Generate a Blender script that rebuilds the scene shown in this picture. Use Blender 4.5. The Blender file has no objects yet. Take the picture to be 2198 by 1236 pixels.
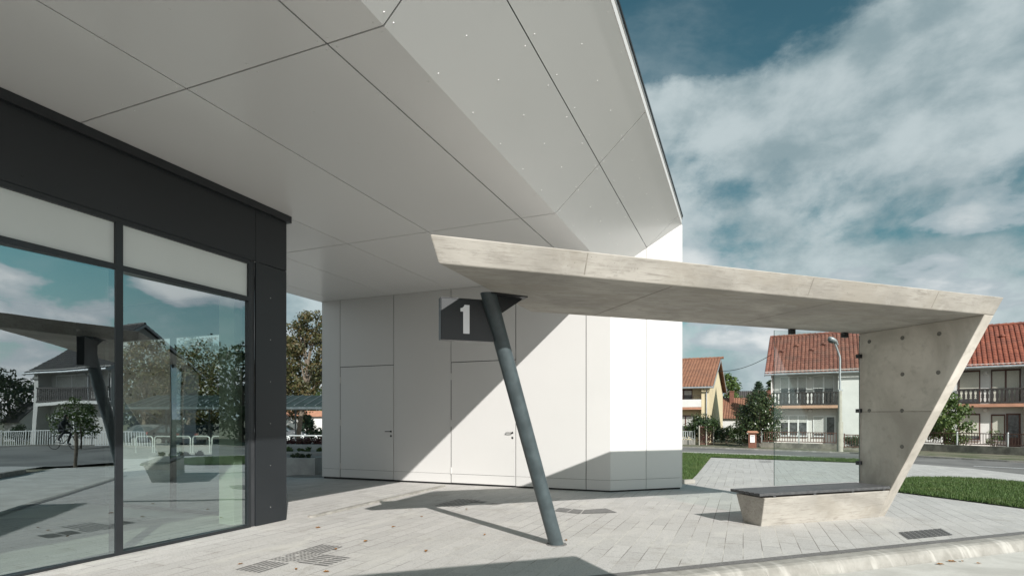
import bpy, math, random
from mathutils import Vector, Matrix
random.seed(7)
SC = bpy.context.scene
COL = SC.collection
R = math.radians

# ------------------------------------------------------------------ camera
EYE, FPX, CU, HV = 1.5, 1200.0, 1099.0, 897.0        # eye height, focal length / centre / horizon of the photo
cam = bpy.data.cameras.new('camera')
cam.sensor_width = 36.0
cam.lens = 36.0 * FPX / 2198.0
cam.shift_y = (HV - 618.0) / 2198.0
cam.clip_start = 0.05
cam.clip_end = 3000.0
camo = bpy.data.objects.new('camera', cam)
camo.location = (0, 0, EYE)
camo.rotation_euler = (R(90), 0, 0)
COL.objects.link(camo)
SC.camera = camo

# ------------------------------------------------------------------ sun and sky
SUN = Vector((0.59, -1.53, 1.0)).normalized()
EL = math.asin(SUN.z)
AZ = math.atan2(SUN.x, SUN.y)
sl = bpy.data.lights.new('sun', 'SUN')
sl.energy = 4.05
sl.angle = R(0.5)
sl.color = (1.0, 0.972, 0.93)
so = bpy.data.objects.new('sun', sl)
so.rotation_euler = SUN.to_track_quat('Z', 'Y').to_euler()
so.location = (0, -10, 30)
COL.objects.link(so)

world = bpy.data.worlds.new('World')
SC.world = world
world.use_nodes = True


def build_sky():
    nt = world.node_tree
    n, l = nt.nodes, nt.links
    bg = n['Background']
    bg.inputs[1].default_value = 0.075
    sky = n.new('ShaderNodeTexSky')
    sky.sky_type = 'NISHITA'
    sky.sun_disc = False
    sky.sun_elevation = EL
    sky.sun_rotation = AZ
    sky.dust_density = 0.6

    def m(op, a, b=None, c=None, clamp=False):
        q = n.new('ShaderNodeMath')
        q.operation = op
        q.use_clamp = clamp
        for i, x in enumerate((a, b, c)):
            if x is None:
                continue
            if isinstance(x, (int, float)):
                q.inputs[i].default_value = x
            else:
                l.new(x, q.inputs[i])
        return q.outputs[0]

    def mix(fac, a, b, mode='MIX'):
        q = n.new('ShaderNodeMix')
        q.data_type = 'RGBA'
        q.blend_type = mode
        for s, x in (('Factor_Float', fac), ('A_Color', a), ('B_Color', b)):
            sock = next(i for i in q.inputs if i.identifier == s)
            if isinstance(x, (int, float)):
                sock.default_value = x
            elif isinstance(x, tuple):
                sock.default_value = (*x, 1)
            else:
                l.new(x, sock)
        return next(o for o in q.outputs if o.identifier == 'Result_Color')

    def noise(vec, scale, det, rough=0.55, dist=0.0):
        q = n.new('ShaderNodeTexNoise')
        q.inputs['Scale'].default_value = scale
        q.inputs['Detail'].default_value = det
        q.inputs['Roughness'].default_value = rough
        q.inputs['Distortion'].default_value = dist
        l.new(vec, q.inputs['Vector'])
        return q.outputs['Fac']

    def smooth(x, a, b):
        q = n.new('ShaderNodeMapRange')
        q.interpolation_type = 'SMOOTHSTEP'
        l.new(x, q.inputs['Value'])
        q.inputs['From Min'].default_value = a
        q.inputs['From Max'].default_value = b
        return q.outputs['Result']

    tc = n.new('ShaderNodeTexCoord')
    sep = n.new('ShaderNodeSeparateXYZ')
    l.new(tc.outputs['Generated'], sep.inputs[0])
    X, Y, Z = sep.outputs
    zz = m('ADD', m('MAXIMUM', Z, 0.0), 0.16)
    cv = n.new('ShaderNodeCombineXYZ')
    l.new(m('DIVIDE', X, zz), cv.inputs[0])
    l.new(m('DIVIDE', Y, zz), cv.inputs[1])
    rot = n.new('ShaderNodeMapping')
    rot.inputs['Rotation'].default_value = (0, 0, R(-28))
    rot.inputs['Scale'].default_value = (0.75, 1.25, 1)
    rot.inputs['Location'].default_value = (3.1, 1.7, 0.4)
    l.new(cv.outputs[0], rot.inputs['Vector'])
    P = rot.outputs[0]
    big = noise(P, 0.55, 4, 0.5, 0.15)
    d3 = n.new('ShaderNodeMapping')
    d3.inputs['Scale'].default_value = (1.0, 1.0, 1.55)
    d3.inputs['Rotation'].default_value = (0, R(-14), 0)
    d3.inputs['Location'].default_value = (0.35, 0.1, 0.2)
    l.new(tc.outputs['Generated'], d3.inputs['Vector'])
    D3 = d3.outputs[0]
    fine = noise(D3, 4.4, 12, 0.62, 0.12)
    body = m('ADD', m('MULTIPLY', big, 0.50), m('MULTIPLY', fine, 0.60))
    # more cloud low down, open sky high up and towards the left
    hgt = m('SUBTRACT', m('MULTIPLY', smooth(Z, 0.60, 0.42), 0.32), 0.19)
    side = m('MAXIMUM', m('MINIMUM', m('MULTIPLY', m('SUBTRACT', X, 0.47), 1.1), 0.05), -0.18)
    side = m('MULTIPLY', side, smooth(Z, 0.46, 0.56))
    tiny = noise(D3, 13.0, 8, 0.62, 0.1)
    side = m('ADD', side, m('MULTIPLY', m('SUBTRACT', tiny, 0.5), 0.22))
    cover = m('ADD', body, m('ADD', hgt, side))
    cover = m('SUBTRACT', cover, m('MULTIPLY', smooth(X, 0.72, 0.90), 0.24))
    mask = smooth(cover, 0.475, 0.645)
    wisps = m('MULTIPLY', smooth(m('ADD', m('MULTIPLY', noise(P, 1.5, 9, 0.62, 0.3), 0.7), m('MULTIPLY', fine, 0.3)), 0.47, 0.68), 0.34)
    mask = m('MAXIMUM', mask, wisps)
    # heaped clouds near the horizon
    cv2 = n.new('ShaderNodeCombineXYZ')
    l.new(m('ARCTAN2', X, Y), cv2.inputs[0])
    l.new(m('MULTIPLY', Z, 2.3), cv2.inputs[1])
    puff = noise(cv2.outputs[0], 5.2, 7, 0.52, 0.15)
    low = smooth(Z, 0.38, 0.2)
    pm = m('MULTIPLY', smooth(puff, 0.50, 0.55), low)
    shade = smooth(noise(D3, 6.5, 9, 0.58, 0.1), 0.34, 0.66)
    tint = mix(1.0, sky.outputs[0], (0.37, 0.64, 0.52), 'MULTIPLY')
    grey = mix(shade, (2.3, 3.05, 3.3), (4.5, 5.15, 5.3))
    c0 = mix(m('MULTIPLY', smooth(Z, 0.24, 0.0), 0.85), tint, (3.6, 4.4, 4.7))
    c1 = mix(m('MULTIPLY', mask, 0.93), c0, grey)
    puffc = mix(smooth(puff, 0.54, 0.68), (3.6, 4.2, 4.5), (6.6, 6.8, 6.8))
    c2 = mix(m('MULTIPLY', pm, 0.9), c1, puffc)
    # extra warm brightness added to the sunward sky, to lift the ambient light
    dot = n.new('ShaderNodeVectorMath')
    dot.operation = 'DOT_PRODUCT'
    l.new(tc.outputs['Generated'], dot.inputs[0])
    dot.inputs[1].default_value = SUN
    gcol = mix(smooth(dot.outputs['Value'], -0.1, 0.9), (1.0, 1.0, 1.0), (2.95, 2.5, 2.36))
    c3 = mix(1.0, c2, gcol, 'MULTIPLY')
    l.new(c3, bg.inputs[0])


build_sky()
SC.view_settings.view_transform = 'Standard'
SC.view_settings.look = 'None'
SC.view_settings.exposure = 0.70
SC.view_settings.gamma = 1.0
SC.view_settings.use_curve_mapping = False
SC.render.engine = 'CYCLES'
SC.cycles.max_bounces = 8
SC.cycles.transparent_max_bounces = 12
SC.cycles.use_denoising = True

# ------------------------------------------------------------------ places
A = Vector((0.38199, 0.92416, 0))      # along the glazed front (towards its vanishing point)
NQ = Vector((0.92416, -0.38199, 0))    # away from the glazed front, across the forecourt
AROT = math.atan2(NQ.y, NQ.x)
L = Vector((0.943, 0.3328, 0))         # along the concrete shelter
D = Vector((-0.3328, 0.943, 0))        # shelter, front to back
LROT = math.atan2(L.y, L.x)


def gz(x, y):
    """height of the gently falling forecourt"""
    return -0.007 * (y + 0.7 * max(0.0, x - 12.0))


def G(u, v):
    """the point of the ground seen at u, v of the photo"""
    k = (u - CU) / FPX
    a = (v - HV) / FPX
    y = EYE / (a - 0.007)
    for _ in range(12):
        y = (EYE - gz(k * y, y)) / a
    return Vector((k * y, y, gz(k * y, y)))


def P(u, v, y):
    return Vector(((u - CU) / FPX * y, y, EYE + (HV - v) / FPX * y))


QF = -6.483                            # the glazed front lies at q = QF


TWIST = (0.0225, 0.047, 0.036)         # the panes stand very slightly askew in their frames


def M(u, y):
    """plan position of something mirrored in the panes"""
    i = 0 if u > 258 else 1
    nn = (NQ - A * TWIST[i]).normalized()
    pm = NQ * (QF - 0.068) + A * (5.0, 3.0)[i]
    p = Vector(((u - CU) / FPX * y, y, 0))
    return p - nn * (2 * (p - pm).dot(nn))


def p_at(u, q):
    k = (u - CU) / FPX
    return -q * (0.38199 * k + 0.92416) / (0.38199 - 0.92416 * k)


def z_at(u, v, q):
    p = p_at(u, q)
    y = p * A.y + q * NQ.y
    return EYE + (HV - v) / FPX * y


# ------------------------------------------------------------------ materials
def mat(name):
    m = bpy.data.materials.new(name)
    m.use_nodes = True
    return m


class NT:
    def __init__(s, m):
        s.m = m
        s.n, s.l = m.node_tree.nodes, m.node_tree.links
        s.b = s.n['Principled BSDF']
        s.tc = s.n.new('ShaderNodeTexCoord')

    def set(s, sock, x):
        if isinstance(x, (int, float)):
            sock.default_value = x
        elif isinstance(x, tuple):
            sock.default_value = (*x, 1) if len(sock.default_value) == 4 and len(x) == 3 else x
        else:
            s.l.new(x, sock)

    def vec(s, scale=(1, 1, 1), rot=(0, 0, 0), src='Object', loc=(0, 0, 0)):
        q = s.n.new('ShaderNodeMapping')
        q.inputs['Scale'].default_value = scale
        q.inputs['Rotation'].default_value = rot
        q.inputs['Location'].default_value = loc
        s.l.new(s.tc.outputs[src] if isinstance(src, str) else src, q.inputs['Vector'])
        return q.outputs[0]

    def noise(s, vec, scale, det=5, rough=0.55, dist=0.0):
        q = s.n.new('ShaderNodeTexNoise')
        q.inputs['Scale'].default_value = scale
        q.inputs['Detail'].default_value = det
        q.inputs['Roughness'].default_value = rough
        q.inputs['Distortion'].default_value = dist
        s.l.new(vec, q.inputs['Vector'])
        return q.outputs['Fac']

    def voro(s, vec, scale, feature='F1', out='Distance', rnd=1.0):
        q = s.n.new('ShaderNodeTexVoronoi')
        q.feature = feature
        q.inputs['Scale'].default_value = scale
        q.inputs['Randomness'].default_value = rnd
        s.l.new(vec, q.inputs['Vector'])
        return q.outputs[out]

    def math(s, op, a, b=None, clamp=False):
        q = s.n.new('ShaderNodeMath')
        q.operation = op
        q.use_clamp = clamp
        for i, x in enumerate((a, b)):
            if x is not None:
                s.set(q.inputs[i], x)
        return q.outputs[0]

    def rng(s, x, a, b, c=0.0, d=1.0):
        q = s.n.new('ShaderNodeMapRange')
        q.interpolation_type = 'SMOOTHSTEP'
        s.set(q.inputs['Value'], x)
        for k, v in zip(('From Min', 'From Max', 'To Min', 'To Max'), (a, b, c, d)):
            q.inputs[k].default_value = v
        return q.outputs['Result']

    def mix(s, f, a, b, mode='MIX'):
        q = s.n.new('ShaderNodeMix')
        q.data_type = 'RGBA'
        q.blend_type = mode
        for idn, x in (('Factor_Float', f), ('A_Color', a), ('B_Color', b)):
            s.set(next(i for i in q.inputs if i.identifier == idn), x)
        return next(o for o in q.outputs if o.identifier == 'Result_Color')

    def bump(s, h, strength=0.3, dist=0.01):
        q = s.n.new('ShaderNodeBump')
        q.inputs['Strength'].default_value = strength
        q.inputs['Distance'].default_value = dist
        s.l.new(h, q.inputs['Height'])
        s.l.new(q.outputs[0], s.b.inputs['Normal'])

    def out(s, col=None, rough=None, metal=None):
        if col is not None:
            s.set(s.b.inputs['Base Color'], col)
        if rough is not None:
            s.set(s.b.inputs['Roughness'], rough)
        if metal is not None:
            s.set(s.b.inputs['Metallic'], metal)
        return s.m


def plain(name, col, rough=0.5, var=0.12, scale=3.0, metal=0.0, bump=0.0, each=0.0):
    t = NT(mat(name))
    nz = t.noise(t.vec(), scale, 6, 0.6)
    lo = tuple(c * (1 - var) for c in col)
    hi = tuple(min(1, c * (1 + var)) for c in col)
    if bump:
        t.bump(t.noise(t.vec(), scale * 14, 5), bump, 0.01)
    c = t.mix(t.rng(nz, 0.3, 0.7), lo, hi)
    if each:
        oi = t.n.new('ShaderNodeObjectInfo')
        c = t.mix(oi.outputs['Random'], c, t.mix(1.0, c, (1 - each, 1 - each, 1 - each * 0.9), 'MULTIPLY'))
    t.out(c, rough if each else t.rng(nz, 0.2, 0.8, max(0.02, rough - 0.06), min(1, rough + 0.08)), metal)
    return t.m


MT = {}


def make_materials():
    MT['white'] = plain('white_panel', (0.55, 0.54, 0.525), 0.34, 0.015, 0.5, each=0.03)
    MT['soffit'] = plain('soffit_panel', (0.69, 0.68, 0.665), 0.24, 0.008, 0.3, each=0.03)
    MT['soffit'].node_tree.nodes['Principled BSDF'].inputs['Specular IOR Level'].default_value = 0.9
    MT['gap'] = plain('dark_joint', (0.03, 0.03, 0.03), 0.8)
    MT['dark'] = plain('anthracite_panel', (0.0135, 0.016, 0.0185), 0.45, 0.06, 1.2)
    MT['frame'] = plain('anthracite_frame', (0.014, 0.0165, 0.019), 0.36, 0.08, 2)
    MT['steel'] = plain('painted_steel', (0.052, 0.068, 0.073), 0.42, 0.22, 6)
    MT['black'] = plain('black_steel', (0.012, 0.013, 0.015), 0.45)
    MT['metal'] = plain('brushed_metal', (0.45, 0.45, 0.44), 0.3, 0.08, 6, 1.0)
    MT['galv'] = plain('galvanised_pipe', (0.52, 0.54, 0.53), 0.42, 0.1, 6, 0.6)
    MT['white_paint'] = plain('white_paint', (0.72, 0.73, 0.72), 0.45, 0.04, 2)
    MT['digit'] = plain('white_lettering', (0.78, 0.78, 0.8), 0.5, 0.02)
    MT['frost'] = plain('frosted_glazing', (0.58, 0.61, 0.595), 0.5, 0.03, 0.6)
    MT['innerwall'] = plain('interior_plaster', (0.62, 0.66, 0.57), 0.7, 0.04, 0.8)
    MT['innerfloor'] = plain('interior_tile', (0.58, 0.57, 0.48), 0.4, 0.08, 1.2)
    MT['innerdark'] = plain('interior_dark', (0.035, 0.037, 0.04), 0.6)

    # glazing: partly mirror, partly clear
    def glass(name, base, tint, rough=0.0):
        m = mat(name)
        n, l = m.node_tree.nodes, m.node_tree.links
        n.remove(n['Principled BSDF'])
        o = n['Material Output']
        tr = n.new('ShaderNodeBsdfTransparent')
        tr.inputs[0].default_value = (*tint, 1)
        gl = n.new('ShaderNodeBsdfGlossy')
        gl.inputs['Roughness'].default_value = rough
        gl.inputs['Color'].default_value = (0.84, 0.95, 1.0, 1)
        fr = n.new('ShaderNodeLayerWeight')
        fr.inputs['Blend'].default_value = 0.5
        pw = n.new('ShaderNodeMath')
        pw.operation = 'POWER'
        pw.inputs[1].default_value = 5.0
        l.new(fr.outputs['Facing'], pw.inputs[0])
        ad = n.new('ShaderNodeMath')
        ad.operation = 'MULTIPLY_ADD'
        ad.use_clamp = True
        ad.inputs[1].default_value = 0.9 - base
        ad.inputs[2].default_value = base
        l.new(pw.outputs[0], ad.inputs[0])
        if base > 0.1:
            tcn = n.new('ShaderNodeTexCoord')
            nz = n.new('ShaderNodeTexNoise')
            nz.inputs['Scale'].default_value = 1.1
            nz.inputs['Detail'].default_value = 1.0
            l.new(tcn.outputs['Object'], nz.inputs['Vector'])
            bp = n.new('ShaderNodeBump')
            bp.inputs['Strength'].default_value = 1.0
            bp.inputs['Distance'].default_value = 0.0022
            l.new(nz.outputs['Fac'], bp.inputs['Height'])
            l.new(bp.outputs[0], gl.inputs['Normal'])
        mx = n.new('ShaderNodeMixShader')
        l.new(ad.outputs[0], mx.inputs[0])
        l.new(tr.outputs[0], mx.inputs[1])
        l.new(gl.outputs[0], mx.inputs[2])
        l.new(mx.outputs[0], o.inputs['Surface'])
        return m
    MT['glass'] = glass('window_glass', 0.40, (0.62, 0.72, 0.65))
    MT['clear'] = glass('clear_glass', 0.03, (0.93, 0.96, 0.95))
    MT['pane'] = plain('house_pane', (0.05, 0.06, 0.065), 0.08, 0.2, 1.0)
    MT['glass_edge'] = plain('glass_edge', (0.02, 0.07, 0.06), 0.2)

    # board-marked concrete
    t = NT(mat('board_concrete'))
    v = t.vec((0.22, 1.9, 2.6))
    grain = t.noise(v, 15, 8, 0.72)
    cloud = t.noise(t.vec((0.6, 1, 1)), 1.6, 6, 0.6, 0.5)
    blot = t.noise(t.vec((0.6, 1, 1.6)), 8.5, 8, 0.75, 0.2)
    col = t.mix(t.rng(cloud, 0.3, 0.7), (0.275, 0.255, 0.225), (0.43, 0.402, 0.36))
    col = t.mix(t.math('MULTIPLY', t.rng(grain, 0.48, 0.68), 0.62), col, (0.20, 0.18, 0.155))
    col = t.mix(t.math('MULTIPLY', t.rng(blot, 0.54, 0.68), 0.55), col, (0.215, 0.198, 0.172))
    holes = t.voro(t.vec(), 16)
    patch = t.noise(t.vec((0.45, 0.8, 0.8), loc=(2, 5, 1)), 2.1, 5, 0.55, 0.4)
    col = t.mix(t.math('MULTIPLY', t.rng(patch, 0.53, 0.66), 0.45), col, (0.30, 0.27, 0.225))
    pale = t.noise(t.vec((0.8, 1, 1), loc=(7, 1, 3)), 3.7, 7, 0.7, 0.4)
    col = t.mix(t.math('MULTIPLY', t.rng(pale, 0.56, 0.70), 0.35), col, (0.47, 0.445, 0.405))
    hm = t.math('MULTIPLY', t.rng(holes, 0.085, 0.035), t.rng(t.noise(t.vec(), 3.1, 2), 0.46, 0.55))
    col = t.mix(t.math('MULTIPLY', hm, 0.75), col, (0.10, 0.09, 0.08))
    t.bump(t.math('SUBTRACT', t.math('MULTIPLY', grain, 0.6), hm), 0.35, 0.006)
    MT['concrete'] = t.out(col, 0.82)
    # smoother, greyer concrete of the upright wall
    t = NT(mat('wall_concrete'))
    c1 = t.noise(t.vec((1, 1, 0.7)), 1.3, 6, 0.6, 0.6)
    c2 = t.noise(t.vec(), 7, 6, 0.65)
    col = t.mix(t.rng(c1, 0.3, 0.7), (0.40, 0.365, 0.315), (0.62, 0.575, 0.51))
    col = t.mix(t.math('MULTIPLY', t.rng(c2, 0.5, 0.72), 0.45), col, (0.30, 0.27, 0.23))
    holes = t.voro(t.vec(), 11)
    hm = t.math('MULTIPLY', t.rng(holes, 0.06, 0.03), t.rng(t.noise(t.vec(), 2.7, 2), 0.48, 0.56))
    col = t.mix(t.math('MULTIPLY', hm, 0.7), col, (0.1, 0.09, 0.08))
    sz = t.n.new('ShaderNodeSeparateXYZ')
    t.l.new(t.tc.outputs['Object'], sz.inputs[0])
    wob = t.math('ADD', sz.outputs[2], t.math('MULTIPLY', t.noise(t.vec(), 3.0, 5), 0.10))
    pour = t.rng(wob, 1.67, 1.63)
    damp = t.math('MULTIPLY', t.rng(t.noise(t.vec((1, 1, 0.6)), 2.6, 6, 0.65, 0.5), 0.35, 0.65), t.rng(sz.outputs[2], 1.6, 0.5))
    col = t.mix(t.math('MULTIPLY', pour, 0.30), col, (0.26, 0.24, 0.21))
    col = t.mix(t.math('MULTIPLY', damp, 0.5), col, (0.20, 0.185, 0.165))
    t.bump(t.math('SUBTRACT', t.math('MULTIPLY', c2, 0.5), hm), 0.25, 0.006)
    MT['wallconc'] = t.out(col, 0.82)
    MT['planter'] = plain('planter_concrete', (0.33, 0.33, 0.32), 0.8, 0.15, 2.5, 0, 0.1)
    MT['tie'] = plain('tie_hole_plug', (0.15, 0.14, 0.125), 0.9, 0.2, 20)
    MT['seam'] = plain('pour_seam', (0.24, 0.22, 0.19), 0.9, 0.2, 9)

    # pavers, laid in rows along the front
    t = NT(mat('pavers'))
    sw = t.n.new('ShaderNodeSeparateXYZ')
    t.l.new(t.tc.outputs['Object'], sw.inputs[0])
    cb = t.n.new('ShaderNodeCombineXYZ')
    t.l.new(sw.outputs[1], cb.inputs[0])
    t.l.new(sw.outputs[0], cb.inputs[1])
    br = t.n.new('ShaderNodeTexBrick')
    br.inputs['Scale'].default_value = 1.0
    br.inputs['Brick Width'].default_value = 0.62
    br.inputs['Row Height'].default_value = 0.208
    br.inputs['Mortar Size'].default_value = 0.0055
    br.inputs['Mortar Smooth'].default_value = 0.2
    br.inputs['Bias'].default_value = 0.0
    br.inputs['Color1'].default_value = (0.396, 0.380, 0.362, 1)
    br.inputs['Color2'].default_value = (0.450, 0.432, 0.412, 1)
    t.l.new(cb.outputs[0], br.inputs['Vector'])
    big = t.noise(t.vec(), 0.55, 5, 0.6, 0.4)
    sand = t.rng(big, 0.42, 0.6)
    t.l.new(t.mix(sand, (0.17, 0.155, 0.14), (0.50, 0.475, 0.43)), br.inputs['Mortar'])
    col = br.outputs['Color']
    sp = t.noise(t.vec(), 52, 5, 0.85)
    col = t.mix(t.math('MULTIPLY', t.rng(sp, 0.52, 0.62), 0.62), col, (0.16, 0.152, 0.142))
    sp2 = t.noise(t.vec(loc=(5, 3, 0)), 44, 5, 0.85)
    col = t.mix(t.math('MULTIPLY', t.rng(sp2, 0.58, 0.66), 0.45), col, (0.66, 0.65, 0.62))
    st = t.noise(t.vec((1, 0.5, 1)), 1.7, 7, 0.65, 0.8)
    col = t.mix(t.math('MULTIPLY', t.rng(st, 0.50, 0.70), 0.48), col, (0.52, 0.50, 0.455))
    st2 = t.noise(t.vec(loc=(9, 2, 1)), 2.3, 6, 0.7, 0.5)
    col = t.mix(t.math('MULTIPLY', t.rng(st2, 0.53, 0.72), 0.42), col, (0.24, 0.215, 0.18))
    t.bump(t.math('ADD', t.math('MULTIPLY', sp, 0.6), t.math('MULTIPLY', br.outputs['Fac'], -1.0)), 0.4, 0.004)
    MT['pavers'] = t.out(col, 0.85)

    t = NT(mat('worn_concrete'))
    a = t.noise(t.vec(), 1.4, 7, 0.65, 0.5)
    b = t.noise(t.vec(), 42, 5, 0.85)
    col = t.mix(t.rng(a, 0.3, 0.7), (0.38, 0.363, 0.33), (0.52, 0.50, 0.46))
    col = t.mix(t.math('MULTIPLY', t.rng(b, 0.55, 0.68), 0.4), col, (0.24, 0.225, 0.2))
    t.bump(b, 0.2, 0.004)
    MT['lane'] = t.out(col, 0.85)
    t = NT(mat('kerb_concrete'))
    a = t.noise(t.vec((1.5, 0.25, 0.25)), 3.4, 3, 0.5, 0.3)
    b = t.noise(t.vec(), 6, 6, 0.65)
    col = t.mix(t.rng(b, 0.3, 0.7), (0.215, 0.203, 0.18), (0.30, 0.286, 0.258))
    col = t.mix(t.math('MULTIPLY', t.rng(a, 0.54, 0.66), 0.7), col, (0.42, 0.40, 0.365))
    MT['kerb'] = t.out(col, 0.85)
    MT['band'] = plain('dark_paver_band', (0.135, 0.13, 0.125), 0.85, 0.3, 30, 0, 0.2)
    MT['tactile'] = plain('tactile_grey', (0.155, 0.15, 0.145), 0.8, 0.25, 25)
    MT['tactile_dark'] = plain('tactile_dark', (0.085, 0.085, 0.085), 0.8, 0.25, 25)

    t = NT(mat('asphalt'))
    a = t.noise(t.vec(), 0.35, 6, 0.6, 0.6)
    b = t.noise(t.vec(), 45, 3, 0.7)
    col = t.mix(t.rng(a, 0.35, 0.65), (0.10, 0.097, 0.092), (0.175, 0.168, 0.158))
    col = t.mix(t.math('MULTIPLY', t.rng(b, 0.5, 0.7), 0.4), col, (0.24, 0.23, 0.22))
    MT['asphalt'] = t.out(col, 0.85)

    t = NT(mat('verge_earth'))
    a = t.noise(t.vec(), 0.7, 8, 0.7, 0.5)
    b = t.noise(t.vec(), 9, 6, 0.7)
    col = t.mix(t.rng(a, 0.38, 0.6), (0.060, 0.075, 0.028), (0.20, 0.175, 0.13))
    col = t.mix(t.math('MULTIPLY', t.rng(b, 0.45, 0.7), 0.6), col, (0.05, 0.065, 0.02))
    t.bump(b, 0.6, 0.05)
    MT['verge'] = t.out(col, 0.95)
    MT['turf'] = plain('turf_soil', (0.035, 0.05, 0.016), 0.95, 0.3, 8)

    def leaf(name, cols, rough=0.5, trans=0.25):
        t = NT(mat(name))
        g = t.n.new('ShaderNodeNewGeometry')
        cr = t.n.new('ShaderNodeValToRGB')
        e = cr.color_ramp.elements
        e[0].color = (*cols[0], 1)
        e[1].color = (*cols[-1], 1)
        for i, c in enumerate(cols[1:-1]):
            x = e.new((i + 1) / (len(cols) - 1))
            x.color = (*c, 1)
        t.l.new(g.outputs['Random Per Island'], cr.inputs[0])
        lc = cr.outputs[0]
        if name == 'grass_blade':
            pt = t.noise(t.vec(), 1.6, 6, 0.65)
            lc = t.mix(t.math('MULTIPLY', t.rng(pt, 0.48, 0.7), 0.6), lc, (0.13, 0.15, 0.05))
        t.out(lc, rough)
        n, l = t.n, t.l
        tl = n.new('ShaderNodeBsdfTranslucent')
        l.new(cr.outputs[0], tl.inputs[0])
        mx = n.new('ShaderNodeMixShader')
        mx.inputs[0].default_value = trans
        l.new(t.b.outputs[0], mx.inputs[1])
        l.new(tl.outputs[0], mx.inputs[2])
        l.new(mx.outputs[0], n['Material Output'].inputs['Surface'])
        return t.m
    MT['grass'] = leaf('grass_blade', [(0.034, 0.068, 0.014), (0.068, 0.128, 0.027), (0.115, 0.17, 0.05)], 0.6, 0.3)
    MT['leaf_dark'] = leaf('leaf_dark', [(0.016, 0.030, 0.010), (0.030, 0.052, 0.016), (0.05, 0.075, 0.026)], 0.38, 0.15)
    MT['leaf_magnolia'] = leaf('leaf_glossy', [(0.018, 0.034, 0.012), (0.035, 0.055, 0.02), (0.07, 0.085, 0.035)], 0.3, 0.12)
    MT['leaf_green'] = leaf('leaf_green', [(0.04, 0.075, 0.016), (0.075, 0.12, 0.028), (0.12, 0.16, 0.045)], 0.5)
    MT['leaf_autumn'] = leaf('leaf_autumn', [(0.026, 0.036, 0.011), (0.05, 0.056, 0.017), (0.075, 0.068, 0.022), (0.095, 0.062, 0.022), (0.034, 0.044, 0.014)], 0.55)
    MT['leaf_conifer'] = leaf('leaf_conifer', [(0.014, 0.032, 0.018), (0.025, 0.05, 0.026), (0.045, 0.075, 0.04)], 0.55, 0.1)
    MT['leaf_red'] = leaf('leaf_red', [(0.07, 0.02, 0.024), (0.12, 0.035, 0.035), (0.06, 0.045, 0.02)], 0.5)
    MT['fallen'] = leaf('leaf_fallen', [(0.20, 0.08, 0.02), (0.28, 0.13, 0.03), (0.13, 0.055, 0.02)], 0.6, 0.1)
    MT['bark'] = plain('bark', (0.13, 0.105, 0.08), 0.9, 0.35, 9, 0, 0.4)

    def tiles(name, c0, c1, c2, tw, th):
        t = NT(mat(name))
        sn = t.n.new('ShaderNodeVectorMath')
        sn.operation = 'SNAP'
        sn.inputs[1].default_value = (tw, th, 50)
        t.l.new(t.vec(), sn.inputs[0])
        wn = t.n.new('ShaderNodeTexWhiteNoise')
        t.l.new(sn.outputs[0], wn.inputs['Vector'])
        ns = t.noise(t.vec(), 1.1, 6, 0.65)
        col = t.mix(wn.outputs['Value'], c0, c1)
        col = t.mix(t.math('MULTIPLY', t.rng(ns, 0.45, 0.7), 0.6), col, c2)
        return t.out(col, 0.75)
    MT['tile_red'] = tiles('roof_tile_red', (0.15, 0.055, 0.038), (0.215, 0.088, 0.060), (0.11, 0.058, 0.045), 0.25, 0.3)
    MT['tile_bright'] = tiles('roof_tile_bright', (0.175, 0.048, 0.027), (0.24, 0.074, 0.042), (0.125, 0.045, 0.032), 0.25, 0.3)
    MT['tile_orange'] = tiles('roof_tile_orange', (0.195, 0.088, 0.052), (0.255, 0.122, 0.072), (0.16, 0.082, 0.055), 0.25, 0.3)
    MT['tile_dark'] = tiles('roof_tile_dark', (0.05, 0.045, 0.045), (0.075, 0.065, 0.06), (0.04, 0.04, 0.04), 0.25, 0.3)
    MT['plaster'] = plain('white_plaster', (0.60, 0.59, 0.565), 0.85, 0.05, 1.2, 0, 0.05)
    MT['plaster_grey'] = plain('grey_plaster', (0.46, 0.45, 0.43), 0.85, 0.07, 1.2, 0, 0.05)
    MT['plaster_yellow'] = plain('yellow_plaster', (0.56, 0.475, 0.31), 0.85, 0.05, 1.0, 0, 0.05)
    MT['wood_dark'] = plain('dark_wood', (0.022, 0.018, 0.016), 0.6, 0.3, 8)
    MT['wood_brown'] = plain('brown_wood', (0.085, 0.035, 0.026), 0.55, 0.25, 8)
    MT['terracotta'] = plain('terracotta_paint', (0.36, 0.18, 0.115), 0.8, 0.12, 3)
    MT['apricot'] = plain('apricot_paint', (0.44, 0.27, 0.18), 0.8, 0.12, 3)
    MT['upvc'] = plain('white_window_frame', (0.70, 0.70, 0.69), 0.4, 0.03)
    MT['blind'] = plain('roller_shutter', (0.58, 0.58, 0.55), 0.6, 0.04)
    MT['blind_cream'] = plain('cream_shutter', (0.55, 0.54, 0.46), 0.6, 0.04)
    MT['curtain'] = plain('net_curtain', (0.075, 0.078, 0.08), 0.2, 0.5, 5)
    MT['zinc'] = plain('zinc_gutter', (0.34, 0.35, 0.36), 0.45, 0.1, 3, 0.4)
    MT['rust'] = plain('brown_railing', (0.12, 0.06, 0.045), 0.6, 0.25, 6)
    MT['brickred'] = plain('red_brick', (0.16, 0.065, 0.042), 0.85, 0.25, 14, 0, 0.2)
    MT['pole'] = plain('pole_concrete', (0.36, 0.34, 0.29), 0.8, 0.12, 4)
    MT['dirt'] = plain('dirty_plinth', (0.20, 0.185, 0.155), 0.9, 0.4, 2.2, 0, 0.2)
    MT['gravel'] = plain('gravel', (0.22, 0.20, 0.18), 0.95, 0.5, 40, 0, 0.5)
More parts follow.
